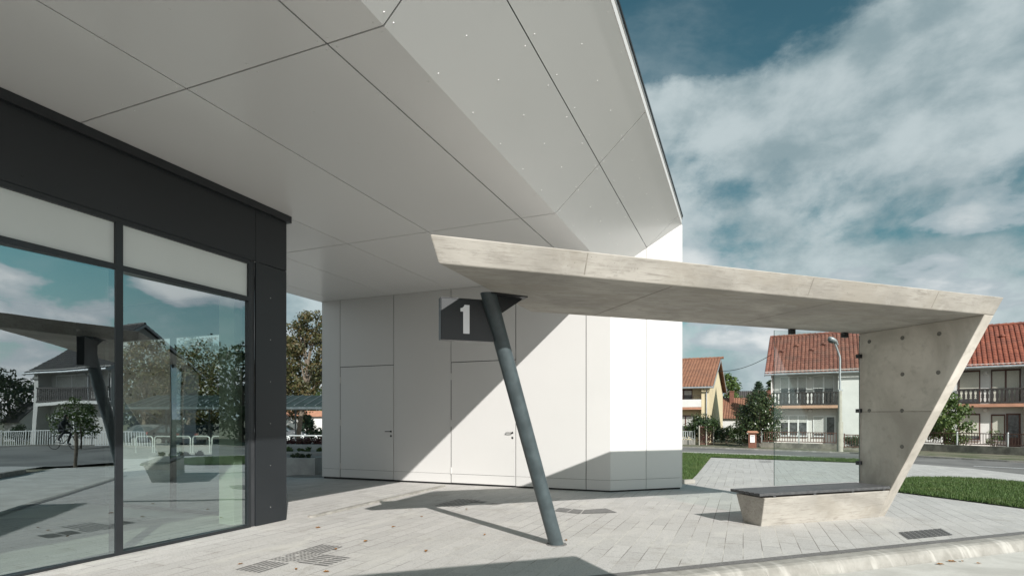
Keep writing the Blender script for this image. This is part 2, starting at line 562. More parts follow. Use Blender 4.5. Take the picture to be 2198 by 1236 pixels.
    MT['seat'] = plain('grey_slat', (0.062, 0.062, 0.064), 0.5, 0.25, 14)
    MT['car_navy'] = plain('car_paint_navy', (0.02, 0.03, 0.05), 0.25, 0.05)
    MT['car_black'] = plain('car_paint_black', (0.018, 0.018, 0.02), 0.25, 0.05)
    MT['car_silver'] = plain('car_paint_silver', (0.38, 0.39, 0.40), 0.3, 0.05, 2, 0.5)
    MT['car_grey'] = plain('car_paint_grey', (0.12, 0.125, 0.13), 0.3, 0.05, 2, 0.3)
    MT['tyre'] = plain('tyre', (0.02, 0.02, 0.02), 0.9)
    MT['lamp_red'] = plain('tail_lamp', (0.35, 0.02, 0.015), 0.3)
    MT['cloth_dark'] = plain('dark_cloth', (0.025, 0.028, 0.034), 0.9, 0.2, 8)
    MT['cloth_pale'] = plain('pale_cloth', (0.50, 0.52, 0.55), 0.9, 0.1, 8)
    MT['jean'] = plain('denim_cloth', (0.05, 0.07, 0.11), 0.9, 0.2, 8)
    MT['skin'] = plain('skin', (0.45, 0.27, 0.19), 0.55, 0.05)
    MT['hair'] = plain('hair', (0.03, 0.02, 0.015), 0.6, 0.2, 20)
    MT['shed_roof'] = plain('green_roof_sheet', (0.022, 0.034, 0.035), 0.8, 0.2, 2)
    MT['shed_roof'].node_tree.nodes['Principled BSDF'].inputs['Specular IOR Level'].default_value = 0.1


make_materials()


# ------------------------------------------------------------------ mesh helpers
class MB:
    def __init__(s):
        s.v, s.f, s.m = [], [], []

    def poly(s, pts, mi=0):
        b = len(s.v)
        s.v += [tuple(p) for p in pts]
        s.f.append(tuple(range(b, b + len(pts))))
        s.m.append(mi)
        return s

    def ext(s, pts, vec, mi=0, sides=None):
        """closed prism: polygon swept by a vector"""
        n = len(pts)
        pts = [Vector(p) for p in pts]
        vec = Vector(vec)
        nrm = Vector((0, 0, 0))
        for i in range(n):
            a, b = pts[i], pts[(i + 1) % n]
            nrm += (a - pts[0]).cross(b - pts[0])
        if nrm.dot(vec) > 0:
            pts = pts[::-1]
        b = len(s.v)
        s.v += [tuple(p) for p in pts] + [tuple(p + vec) for p in pts]
        s.f.append(tuple(range(b, b + n)))
        s.f.append(tuple(range(b + 2 * n - 1, b + n - 1, -1)))
        s.m += [mi, mi]
        for i in range(n):
            j = (i + 1) % n
            s.f.append((b + j, b + i, b + n + i, b + n + j))
            s.m.append(mi if sides is None else sides)
        return s

    def box(s, x0, x1, y0, y1, z0, z1, mi=0):
        return s.ext([(x0, y0, z0), (x1, y0, z0), (x1, y1, z0), (x0, y1, z0)], (0, 0, z1 - z0), mi)

    def hexa(s, lo, hi, mi=0):
        """four bottom and four top points, both counter-clockwise from above"""
        b = len(s.v)
        s.v += [tuple(p) for p in lo] + [tuple(p) for p in hi]
        s.f += [(b + 3, b + 2, b + 1, b), (b + 4, b + 5, b + 6, b + 7)]
        s.m += [mi, mi]
        for i in range(4):
            j = (i + 1) % 4
            s.f.append((b + i, b + j, b + 4 + j, b + 4 + i))
            s.m.append(mi)
        return s

    def tube(s, pts, rad, n=10, mi=0, cap=True):
        pts = [Vector(p) for p in pts]
        if isinstance(rad, (int, float)):
            rad = [rad] * len(pts)
        rings = []
        ref = None
        for i, p in enumerate(pts):
            d = (pts[min(i + 1, len(pts) - 1)] - pts[max(i - 1, 0)])
            d = d.normalized() if d.length > 1e-9 else Vector((0, 0, 1))
            if ref is None:
                ref = Vector((1, 0, 0)) if abs(d.x) < 0.8 else Vector((0, 1, 0))
            a = (ref - d * ref.dot(d)).normalized()
            ref = a
            c = d.cross(a)
            b = len(s.v)
            for k in range(n):
                t = 2 * math.pi * k / n
                s.v.append(tuple(p + (a * math.cos(t) + c * math.sin(t)) * rad[i]))
            rings.append(b)
        for i in range(len(rings) - 1):
            for k in range(n):
                k2 = (k + 1) % n
                s.f.append((rings[i] + k, rings[i] + k2, rings[i + 1] + k2, rings[i + 1] + k))
                s.m.append(mi)
        if cap:
            s.f.append(tuple(rings[0] + k for k in range(n - 1, -1, -1)))
            s.f.append(tuple(rings[-1] + k for k in range(n)))
            s.m += [mi, mi]
        return s

    def dome(s, c, nrm, r, h, n=6, mi=0):
        nrm = Vector(nrm).normalized()
        a = nrm.orthogonal().normalized()
        b2 = nrm.cross(a)
        c = Vector(c)
        b = len(s.v)
        for k in range(n):
            t = 2 * math.pi * k / n
            s.v.append(tuple(c + (a * math.cos(t) + b2 * math.sin(t)) * r))
        for k in range(n):
            t = 2 * math.pi * k / n
            s.v.append(tuple(c + nrm * h + (a * math.cos(t) + b2 * math.sin(t)) * r * 0.6))
        for k in range(n):
            k2 = (k + 1) % n
            s.f.append((b + k, b + k2, b + n + k2, b + n + k))
            s.m.append(mi)
        s.f.append(tuple(b + n + k for k in range(n)))
        s.m.append(mi)
        return s

    def ball(s, c, r, n=10, m=6, sc=(1, 1, 1), mi=0):
        c = Vector(c)
        b = len(s.v)
        for i in range(m + 1):
            th = math.pi * i / m
            for k in range(n):
                ph = 2 * math.pi * k / n
                s.v.append((c.x + r * sc[0] * math.sin(th) * math.cos(ph), c.y + r * sc[1] * math.sin(th) * math.sin(ph), c.z + r * sc[2] * math.cos(th)))
        for i in range(m):
            for k in range(n):
                k2 = (k + 1) % n
                s.f.append((b + i * n + k, b + (i + 1) * n + k, b + (i + 1) * n + k2, b + i * n + k2))
                s.m.append(mi)
        return s

    def build(s, name, mats, parent=None, off=(0, 0, 0), smooth=False, bevel=0.0):
        me = bpy.data.meshes.new(name)
        o = Vector(off)
        me.from_pydata([tuple(Vector(p) - o) for p in s.v], [], s.f)
        if not isinstance(mats, (list, tuple)):
            mats = [mats]
        for x in mats:
            me.materials.append(MT[x] if isinstance(x, str) else x)
        me.polygons.foreach_set('material_index', s.m)
        if smooth:
            me.polygons.foreach_set('use_smooth', [True] * len(s.f))
        me.update()
        ob = bpy.data.objects.new(name, me)
        COL.objects.link(ob)
        if parent is not None:
            ob.parent = parent
        if bevel:
            bv = ob.modifiers.new('bevel', 'BEVEL')
            bv.width = bevel
            bv.segments = 2
            bv.limit_method = 'ANGLE'
            bv.angle_limit = R(35)
        if smooth:
            try:
                me.set_sharp_from_angle(angle=R(40))
            except Exception:
                pass
        return ob


def thing(name, label, cat, loc=(0, 0, 0), rotz=0.0, group=None):
    o = bpy.data.objects.new(name, None)
    o.empty_display_size = 0.2
    o.location = loc
    o.rotation_euler = (0, 0, rotz)
    COL.objects.link(o)
    o['label'] = label
    o['category'] = cat
    if group:
        o['group'] = group
    return o


def tag(o, label, cat, group=None):
    o['label'] = label
    o['category'] = cat
    if group:
        o['group'] = group
    return o


def struct(o):
    o['kind'] = 'structure'
    return o


def copy_tree(o, parent=None):
    c = o.copy()
    COL.objects.link(c)
    if parent is not None:
        c.parent = parent
    for ch in list(o.children):
        copy_tree(ch, c)
    return c


def clip_half(poly, f):
    """keep the part of a 2D polygon where f(x, y) >= 0 (f affine)"""
    out = []
    for i in range(len(poly)):
        a, b = poly[i], poly[(i + 1) % len(poly)]
        fa, fb = f(*a), f(*b)
        if fa >= 0:
            out.append(a)
        if fa * fb < 0:
            t = fa / (fa - fb)
            out.append((a[0] + (b[0] - a[0]) * t, a[1] + (b[1] - a[1]) * t))
    return out


# ------------------------------------------------------------------ ground, paving, road
def sheet(name, pts, m, dz=0.0, thick=0.0, frame=None):
    """flat polygon of plan points, following the fall of the ground"""
    mb = MB()
    P3 = [Vector((p[0], p[1], gz(p[0], p[1]) + dz)) for p in pts]
    if thick:
        mb.ext(P3, (0, 0, -thick))
    else:
        mb.poly(P3)
    o = mb.build(name, m)
    if frame:
        inv = Matrix.Rotation(-frame, 4, 'Z')
        o.data.transform(inv)
        o.rotation_euler = (0, 0, frame)
    return o


def grid_ground(name, x0, x1, y0, y1, step, m, dz):
    mb = MB()
    nx, ny = len(x0) - 1, len(y0) - 1
    for y in y0:
        for x in x0:
            mb.v.append((x, y, gz(x, y) + dz))
    for j in range(ny):
        for i in range(nx):
            a = j * (nx + 1) + i
            mb.f.append((a, a + 1, a + nx + 2, a + nx + 1))
            mb.m.append(0)
    return mb.build(name, m)


def build_ground():
    xs = [-900, -300, -120, -60, -30, -15, 0, 12, 20, 30, 45, 70, 120, 300, 900]
    ys = [-900, -300, -100, -40, -15, 0, 15, 30, 45, 70, 120, 300, 900]
    # far ground levels out so that the horizon sits at eye height
    mb = MB()
    for y in ys:
        for x in xs:
            xx, yy = max(-60, min(70, x)), max(-40, min(120, y))
            mb.v.append((x, y, gz(xx, yy) - 0.17))
    nx = len(xs)
    for j in range(len(ys) - 1):
        for i in range(nx - 1):
            a = j * nx + i
            mb.f.append((a, a + 1, a + nx + 1, a + nx))
            mb.m.append(0)
    struct(mb.build('ground', 'verge'))
    far = [(-40, 68), (-12, 51), (10.7, 35.2), (17.4, 28.8), (20.2, 22.8), (25.2, 15.4), (31.0, 7.0), (38, -4), (46, -20)]
    near = [(-40, 61), (-14, 45), (8.7, 28.6), (12.5, 25.6), (14.3, 21.6), (15.0, 18.3), (14.7, 15.4), (13.8, 11), (13.0, 4), (13, -20)]
    struct(sheet('road', far + near[::-1], 'asphalt', -0.09))
    # worn lane line on the road
    mb = MB()
    for (u0, v0, u1, v1) in ((2090, 994.5, 2198, 999.5), (1640, 977, 1715, 979.2), (1500, 969, 1560, 970.5)):
        a, b = G(u0, v0), G(u1, v1)
        d = (b - a).normalized()
        s = Vector((-d.y, d.x, 0)) * 0.07
        mb.poly([(p.x, p.y, gz(p.x, p.y) - 0.086) for p in (a - s, b - s, b + s, a + s)])
    struct(mb.build('road_marking', 'white_paint'))
    # far kerb
    mb = MB()
    for i in range(len(far) - 1):
        a, b = Vector((*far[i], 0)), Vector((*far[i + 1], 0))
        d = (b - a).normalized()
        s = Vector((-d.y, d.x, 0)) * 0.16
        if s.y < 0:
            s = -s
        q = [Vector((p.x, p.y, gz(p.x, p.y) - 0.16)) for p in (a, b, b + s, a + s)]
        mb.ext(q, (0, 0, 0.14))
    struct(mb.build('far_kerb', 'kerb'))
    # footway in front of the gardens
    a = [(x, y) for x, y in far]
    off = []
    for i, (x, y) in enumerate(far):
        x2, y2 = far[min(i + 1, len(far) - 1)]
        x1, y1 = far[max(i - 1, 0)]
        d = Vector((x2 - x1, y2 - y1, 0)).normalized()
        off.append((x - d.y * 1.5 + d.x * 0, y + d.x * 1.5))
    # paving round the stop, with the bus lane cut out of it
    O = Vector((1.2, 5.40, 0))
    O = G(1400, 1229.5)
    O.z = 0
    l0 = O.dot(L)
    d0 = O.dot(D)
    K = lambda l, d: (L.x * l + D.x * d, L.y * l + D.y * d)
    lane_l0, lane_d1 = 0.4, 1.35
    edge = near[1:-1]
    pav = [(-40, -14), (-40, 40)] + [(-14, 44.9)] + [(x, y - 0.05) for x, y in edge[1:]]
    # last point of the near edge, then into the lane notch
    pav = [p for p in pav if not (p[0] > 12 and p[1] < 10)]
    kr = K(11.0, d0)
    pav += [(13.75, kr[1] + 0.4), kr, K(lane_l0, d0), K(lane_l0, lane_d1), K(13, lane_d1), (13, -14)]
    struct(sheet('pavement', pav, 'pavers', 0.0, 0.0, AROT))
    lane = [K(lane_l0, d0 - 0.28), K(14, d0 - 0.28), K(14, lane_d1), K(lane_l0, lane_d1)]
    struct(sheet('bus_lane', lane, 'lane', -0.125))
    # dark paver band along the kerb
    struct(sheet('paver_band', [K(lane_l0, d0), K(11.0, d0), K(11.0, d0 + 0.12), K(lane_l0, d0 + 0.12)], 'band', 0.004))
    # kerb stones with rounded nose
    mb = MB()
    prof = [(0.0, -0.16), (0.0, -0.002), (-0.13, -0.006), (-0.17, -0.02), (-0.20, -0.05), (-0.235, -0.122), (-0.255, -0.16)]
    l = lane_l0
    while l < 11.4:
        ln = 1.0
        pts = []
        for dd, zz in prof:
            x, y = K(l + 0.003, d0 + dd)
            pts.append((x, y, gz(x, y) + zz))
        mb.ext(pts, L * (ln - 0.004))
        l += ln
    k = mb.build('kerb', 'kerb')
    k.data.transform(Matrix.Rotation(-LROT, 4, 'Z'))
    k.rotation_euler = (0, 0, LROT)
    struct(k)
    # second platform edge behind the lane
    mb = MB()
    pts = []
    for dd, zz in ((0, -0.16), (0, -0.004), (0.12, -0.01), (0.14, -0.16)):
        x, y = K(lane_l0, lane_d1 + dd)
        pts.append((x, y, gz(x, y) + zz))
    mb.ext(pts, L * 11)
    struct(mb.build('platform_kerb', 'kerb'))
    # low pale edging that runs on from the corner of the glazed front
    e0, e1 = G(660, 1110), G(948, 1043.5)
    d = (e1 - e0)
    d.z = 0
    dn = d.normalized()
    s = Vector((dn.y, -dn.x, 0)) * 0.10
    mb = MB()
    mb.ext([Vector((p.x, p.y, gz(p.x, p.y) - 0.02)) for p in (e0, e1, e1 + s, e0 + s)], (0, 0, 0.05))
    struct(mb.build('edging_strip', 'kerb'))


build_ground()


def lawn(name, pts, dens, label=None):
    c = sheet(name, pts, 'turf', 0.012)
    struct(c)
    xs = [p[0] for p in pts]
    ys = [p[1] for p in pts]

    def inside(x, y):
        r = False
        n = len(pts)
        for i in range(n):
            x1, y1 = pts[i][0], pts[i][1]
            x2, y2 = pts[(i + 1) % n][0], pts[(i + 1) % n][1]
            if (y1 > y) != (y2 > y) and x < (x2 - x1) * (y - y1) / (y2 - y1) + x1:
                r = not r
        return r
    area = 0
    n = len(pts)
    for i in range(n):
        area += pts[i][0] * pts[(i + 1) % n][1] - pts[(i + 1) % n][0] * pts[i][1]
    area = abs(area) / 2
    want = int(area * dens)
    mb = MB()
    rnd = random.Random(len(name) + int(xs[0] * 10))
    k = 0
    tries = 0
    while k < want and tries < want * 6:
        tries += 1
        x, y = rnd.uniform(min(xs), max(xs)), rnd.uniform(min(ys), max(ys))
        if not inside(x, y):
            continue
        k += 1
        z = gz(x, y) + 0.01
        a = rnd.uniform(0, 6.283)
        w = rnd.uniform(0.006, 0.011)
        h = rnd.uniform(0.035, 0.085)
        dx, dy = math.cos(a) * w, math.sin(a) * w
        lx, ly = rnd.gauss(0, 0.022), rnd.gauss(0, 0.022)
        mb.poly([(x - dx, y - dy, z), (x + dx, y + dy, z), (x + lx, y + ly, z + h)])
    g = mb.build('grass', 'grass')
    g['kind'] = 'stuff'
    return c


def gp(*uv):
    return [tuple(G(u, v)[:2]) for u, v in uv]


lawn('right_lawn', gp((1900, 1043), (1925, 1031), (1960, 1026), (2040, 1026.5), (2120, 1030), (2198, 1037), (2330, 1050), (2420, 1068), (2420, 1112), (2330, 1108), (2198, 1091), (2060, 1073), (1934, 1057), (1905, 1051)), 2600)
lawn('left_lawn', gp((1526, 982), (1495, 1020), (1480, 1034), (1440, 1034), (1380, 1010), (1380, 979), (1467, 979)), 1300)
lawn('verge_lawn', gp((1400, 968), (1467, 972), (1843, 986), (1900, 990), (1900, 996.5), (1843, 993), (1467, 979), (1400, 976)), 700)


# ------------------------------------------------------------------ roof canopy of the building (local x = q, y = p)
ZS = 4.60
QFOLD, QLEFT, QEDGE, ZEDGE = -2.627, -10.41, -1.279, 5.86
PW = 11.88                             # front of the white block
PN = -9.45                             # near end, behind the photographer
PB = [PN, -5.06, -0.68, 3.70, 8.08]


def face2(q):
    return PW + 0.890 * (q - QFOLD)


def zslope(q):
    return ZS + (ZEDGE - ZS) * (q - QFOLD) / (QEDGE - QFOLD)


def rivet_rows(mb, q0, q1, p0, p1, zf, nrm, limit=None, ins=0.055):
    qs = [q0 + ins, (q0 + q1) / 2, q1 - ins] if abs(q1 - q0) > 0.6 else [q0 + ins, q1 - ins]
    nsp = max(1, round((p1 - p0 - 0.12) / 0.72))
    for q in qs:
        for i in range(nsp + 1):
            p = p0 + 0.06 + (p1 - p0 - 0.12) * i / nsp
            if limit and p > limit(q) - 0.05:
                continue
            mb.dome((q, p, zf(q)), nrm, 0.009, 0.005)


def build_canopy():
    root = thing('roof_canopy', 'wide white panelled roof canopy folding upward over the glazed front and white block', 'roof canopy', (0, 0, 0), AROT)
    g = 0.008
    th = 0.012
    qj = [QLEFT, -9.84, -8.18, -6.51, -4.85, -3.19, QFOLD]
    for i in range(len(qj) - 1):
        for j in range(len(PB)):
            p0 = PB[j]
            p1 = PB[j + 1] if j + 1 < len(PB) else PW
            q0, q1 = qj[i], qj[i + 1]
            mb = MB()
            a, b = (q0 + g, q1 - (g if i < len(qj) - 2 else 0))
            mb.box(a, b, p0 + g, p1 - g, ZS, ZS + th)
            rivet_rows(mb, q0, q1, p0, p1, lambda q: ZS, (0, 0, -1))
            mb.build('soffit_panel', 'soffit', root)
    qs = [QFOLD, -1.95, QEDGE]
    sl = Vector((QEDGE - QFOLD, 0, ZEDGE - ZS)).normalized()
    nr = Vector((sl.z, 0, -sl.x))      # outward, down and away
    for i in range(2):
        cuts = PB + ([12.46] if i == 1 else [])
        for j in range(len(cuts)):
            p0 = cuts[j]
            p1 = cuts[j + 1] if j + 1 < len(cuts) else 20
            q0, q1 = qs[i] + (0.004 if i else 0), qs[i + 1] - (0.004 if i == 0 else 0)
            poly = [(q0, p0 + g), (q1, p0 + g), (q1, p1 - g), (q0, p1 - g)]
            poly = clip_half(poly, lambda q, p: face2(q) - 0.004 - p)
            if len(poly) < 3:
                continue
            mb = MB()
            mb.ext([(q, p, zslope(q)) for q, p in poly], -nr * th)
            rivet_rows(mb, qs[i], qs[i + 1], p0, min(p1, max(p for q, p in poly)), zslope, nr, face2, 0.05)
            mb.build('soffit_panel', 'soffit', root)
    # roof body behind the panels
    mb = MB()
    up = 0.06
    prof = [(QLEFT + 0.01, ZS + up), (QFOLD - 0.03, ZS + up), (QEDGE - 0.03, ZEDGE + 0.03), (QEDGE - 0.03, ZEDGE + 0.16), (QLEFT + 0.01, ZEDGE + 0.16)]
    mb.ext([(q, PN + 0.02, z) for q, z in prof], (0, PW - PN - 0.03, 0))
    mb.build('roof_deck', 'gap', root)
    # the roof over the white block
    mb = MB()
    mb.ext([(QLEFT + 0.01, PW, 0), (QFOLD, PW, 0), (QEDGE - 0.03, face2(QEDGE) - 0.03, 0), (QEDGE - 3.9, PW + 5.4, 0), (QLEFT + 0.01, PW + 6, 0)], (0, 0, 0.10))
    for k in range(len(mb.v)):
        x, y, z = mb.v[k]
        mb.v[k] = (x, y, z + ZEDGE + 0.06)
    mb.build('roof_deck', 'gap', root)
    # white fascia along the free edge and the dark flashing on top of it
    pe = face2(QEDGE)
    mb = MB()
    mb.ext([(QEDGE - 0.028, PN, ZEDGE - 0.004), (QEDGE + 0.004, PN, ZEDGE - 0.004), (QEDGE + 0.004, PN, ZEDGE + 0.165), (QEDGE - 0.028, PN, ZEDGE + 0.165)], (0, pe - PN, 0))
    mb.build('fascia', 'white', root)
    mb = MB()
    p = PN
    while p < pe + 0.02:
        q = min(p + 2.5, pe + 0.06)
        mb.ext([(QEDGE - 0.12, p, ZEDGE + 0.168), (QEDGE + 0.028, p, ZEDGE + 0.168), (QEDGE + 0.028, p, ZEDGE + 0.205), (QEDGE - 0.12, p, ZEDGE + 0.23)], (0, q - p - 0.006, 0))
        p = q
    mb.build('edge_flashing', 'frame', root)
    mb = MB()
    mb.box(QEDGE + 0.005, QEDGE + 0.016, PN, pe + 0.05, ZEDGE + 0.12, ZEDGE + 0.164)
    mb.build('drip_profile', 'metal', root)
    # closing faces at the free left edge and the near end
    mb = MB()
    mb.box(QLEFT - 0.015, QLEFT + 0.008, PN, PW + 6, ZS - 0.002, ZEDGE + 0.165)
    mb.build('side_fascia', 'white', root)
    mb = MB()
    mb.ext([(q, PN - 0.012, z) for q, z in [(QLEFT, ZS), (QFOLD, ZS), (QEDGE, ZEDGE), (QEDGE, ZEDGE + 0.165), (QLEFT, ZEDGE + 0.165)]], (0, 0.02, 0))
    mb.build('end_fascia', 'white', root)


build_canopy()


# ------------------------------------------------------------------ white service block with doors
def lever(mb, x, y, z, sgn=-1):
    mb.tube([(x, y, z), (x, y - 0.05, z)], 0.012, 8)
    mb.tube([(x, y - 0.05, z), (x + sgn * 0.06, y - 0.055, z), (x + sgn * 0.14, y - 0.05, z), (x + sgn * 0.15, y - 0.02, z)], 0.010, 8)
    mb.dome((x, y, z), (0, -1, 0), 0.026, 0.008, 12)


def build_block():
    root = thing('service_block', 'white panelled service block with two flush doors under the canopy', 'building', (NQ * -6.0 + A * PW), AROT)
    off = (-6.0, PW, 0)
    qx = lambda u: (0.0 if False else _q(u))

    def _q(u):                         # q on the plane p = PW
        k = (u - CU) / FPX
        return PW * (0.92416 * k - 0.38199) / (0.92416 + 0.38199 * k)
    cuts = [QLEFT] + [_q(u) for u in (730, 845, 968, 1107, 1258)] + [QFOLD]
    zb, zk = -0.052, 0.165             # skirting joint
    zd = 2.84                          # door head
    g = 0.008
    t = 0.012
    for i in range(6):
        q0, q1 = cuts[i] + g, cuts[i + 1] - (g if i < 5 else 0)
        if i in (1, 3):
            mb = MB()
            mb.box(q0, q1, PW, PW + t, zd + g, ZS)
            mb.build('wall_panel', 'white', root, off)
            mb = MB()
            mb.box(q0 + 0.003, q1 - 0.003, PW + 0.001, PW + 0.045, zb + 0.004, zd - g)
            # folded line of the skirting carried across the leaf
            d = mb.build('door', 'white', root, off, bevel=0.002)
            mb = MB()
            mb.box(q0 + 0.008, q1 - 0.008, PW - 0.0015, PW + 0.0005, zk - 0.003, zk + 0.003)
            mb.build('door_groove', 'gap', d)
            bpy.context.view_layer.update()
            d.children[-1].data.transform(Matrix.Translation(-Vector(off)))
            mb = MB()
            hz = 1.165
            lever(mb, q1 - 0.075, PW, hz)
            h = mb.build('handle', 'black', d, off, True)
            mb = MB()
            mb.dome((q1 - 0.075, PW, hz - 0.115), (0, -1, 0), 0.028, 0.008, 12)
            mb.box(q1 - 0.079, q1 - 0.071, PW - 0.0125, PW - 0.004, hz - 0.14, hz - 0.105)
            mb.build('lock', 'black', d, off)
            for z in (0.24, 1.38, 2.50):
                mb = MB()
                mb.tube([(q0 - 0.004, PW - 0.010, z - 0.08), (q0 - 0.004, PW - 0.010, z + 0.08)], 0.013, 8)
                mb.box(q0 - 0.03, q0 + 0.025, PW - 0.004, PW + 0.0, z - 0.05, z + 0.05)
                mb.build('hinge', 'white', d, off)
        else:
            mb = MB()
            mb.box(q0, q1, PW, PW + t, zk + 0.003, ZS)
            for q in (q0 + 0.05, q1 - 0.05):
                for k in range(7):
                    mb.dome((q, PW, 0.3 + k * 0.69), (0, -1, 0), 0.007, 0.003)
            mb.build('wall_panel', 'white', root, off)
            mb = MB()
            mb.box(q0, q1, PW, PW + t, zb, zk - 0.003)
            mb.build('skirting_panel', 'white', root, off)
    # second face, turned towards the street
    e0 = Vector((QFOLD, PW, 0))
    e1 = Vector((QEDGE, face2(QEDGE), 0))
    d = (e1 - e0)
    n = Vector((d.y, -d.x, 0)).normalized()
    tj = 0.49
    for a, b in ((0.0, tj), (tj, 1.0)):
        s0, s1 = e0 + d * (a + (0.003 if a else 0.0)), e0 + d * (b - (0.003 if b < 1 else 0))
        mb = MB()
        mb.ext([(s0.x, s0.y, zk + 0.003), (s1.x, s1.y, zk + 0.003), (s1.x, s1.y, zslope(s1.x) + 0.012), (s0.x, s0.y, zslope(s0.x) + 0.012)], -n * t)
        for f in (0.06, 0.5, 0.94):
            q = s0 + (s1 - s0) * f
            for k in range(8):
                z = 0.35 + k * 0.68
                if z < zslope(q.x) - 0.1:
                    mb.dome((q.x, q.y, z), n, 0.007, 0.003)
        mb.build('wall_panel', 'white', root, off)
        mb = MB()
        mb.ext([(s0.x, s0.y, zb), (s1.x, s1.y, zb), (s1.x, s1.y, zk - 0.003), (s0.x, s0.y, zk - 0.003)], -n * t)
        mb.build('skirting_panel', 'white', root, off)
    # corner trim, dark core, sides and back
    mb = MB()
    c = e1 + n * 0.002
    mb.ext([(c.x, c.y, zb), (c.x - n.x * 0.03, c.y - n.y * 0.03, zb), (c.x - n.x * 0.03 + 0.012, c.y - n.y * 0.03, zb), (c.x + 0.014, c.y + 0.004, zb)], (0, 0, ZEDGE - 0.02 - zb))
    mb.build('corner_trim', 'white', root, off)
    mb = MB()
    i0, i1 = e0 - n * 0.018, e1 - n * 0.018 - d.normalized() * 0.03
    i2 = i1 - n * 5.9
    mb.ext([(QLEFT + 0.02, PW + 0.0465, -0.16), (i0.x - 0.02, PW + 0.0465, -0.16), (i1.x, i1.y + 0.02, -0.16), (i2.x, i2.y, -0.16), (QLEFT + 0.02, PW + 5.98, -0.16)], (0, 0, ZS + 0.7))
    mb.build('core_wall', 'gap', root, off)
    mb = MB()
    mb.box(QLEFT, QLEFT + 0.018, PW + 0.0, PW + 6, zb, ZS - 0.004)
    mb.build('side_wall', 'white', root, off)
    mb = MB()
    s0 = e1 - n * 0.035
    s1 = s0 - n * 5.9
    mb.ext([(s0.x, s0.y, zb), (s1.x, s1.y, zb), (s1.x, s1.y, ZEDGE + 0.05), (s0.x, s0.y, ZEDGE + 0.05)], -d.normalized() * 0.014)
    mb.build('side_wall', 'white', root, off)
    # dark reveals behind the panel joints close to the face
    mb = MB()
    mb.box(QLEFT + 0.02, QFOLD - 0.02, PW + 0.0455, PW + 0.0462, zb, ZS - 0.002)
    mb.build('joint_backing', 'gap', root, off)


build_block()


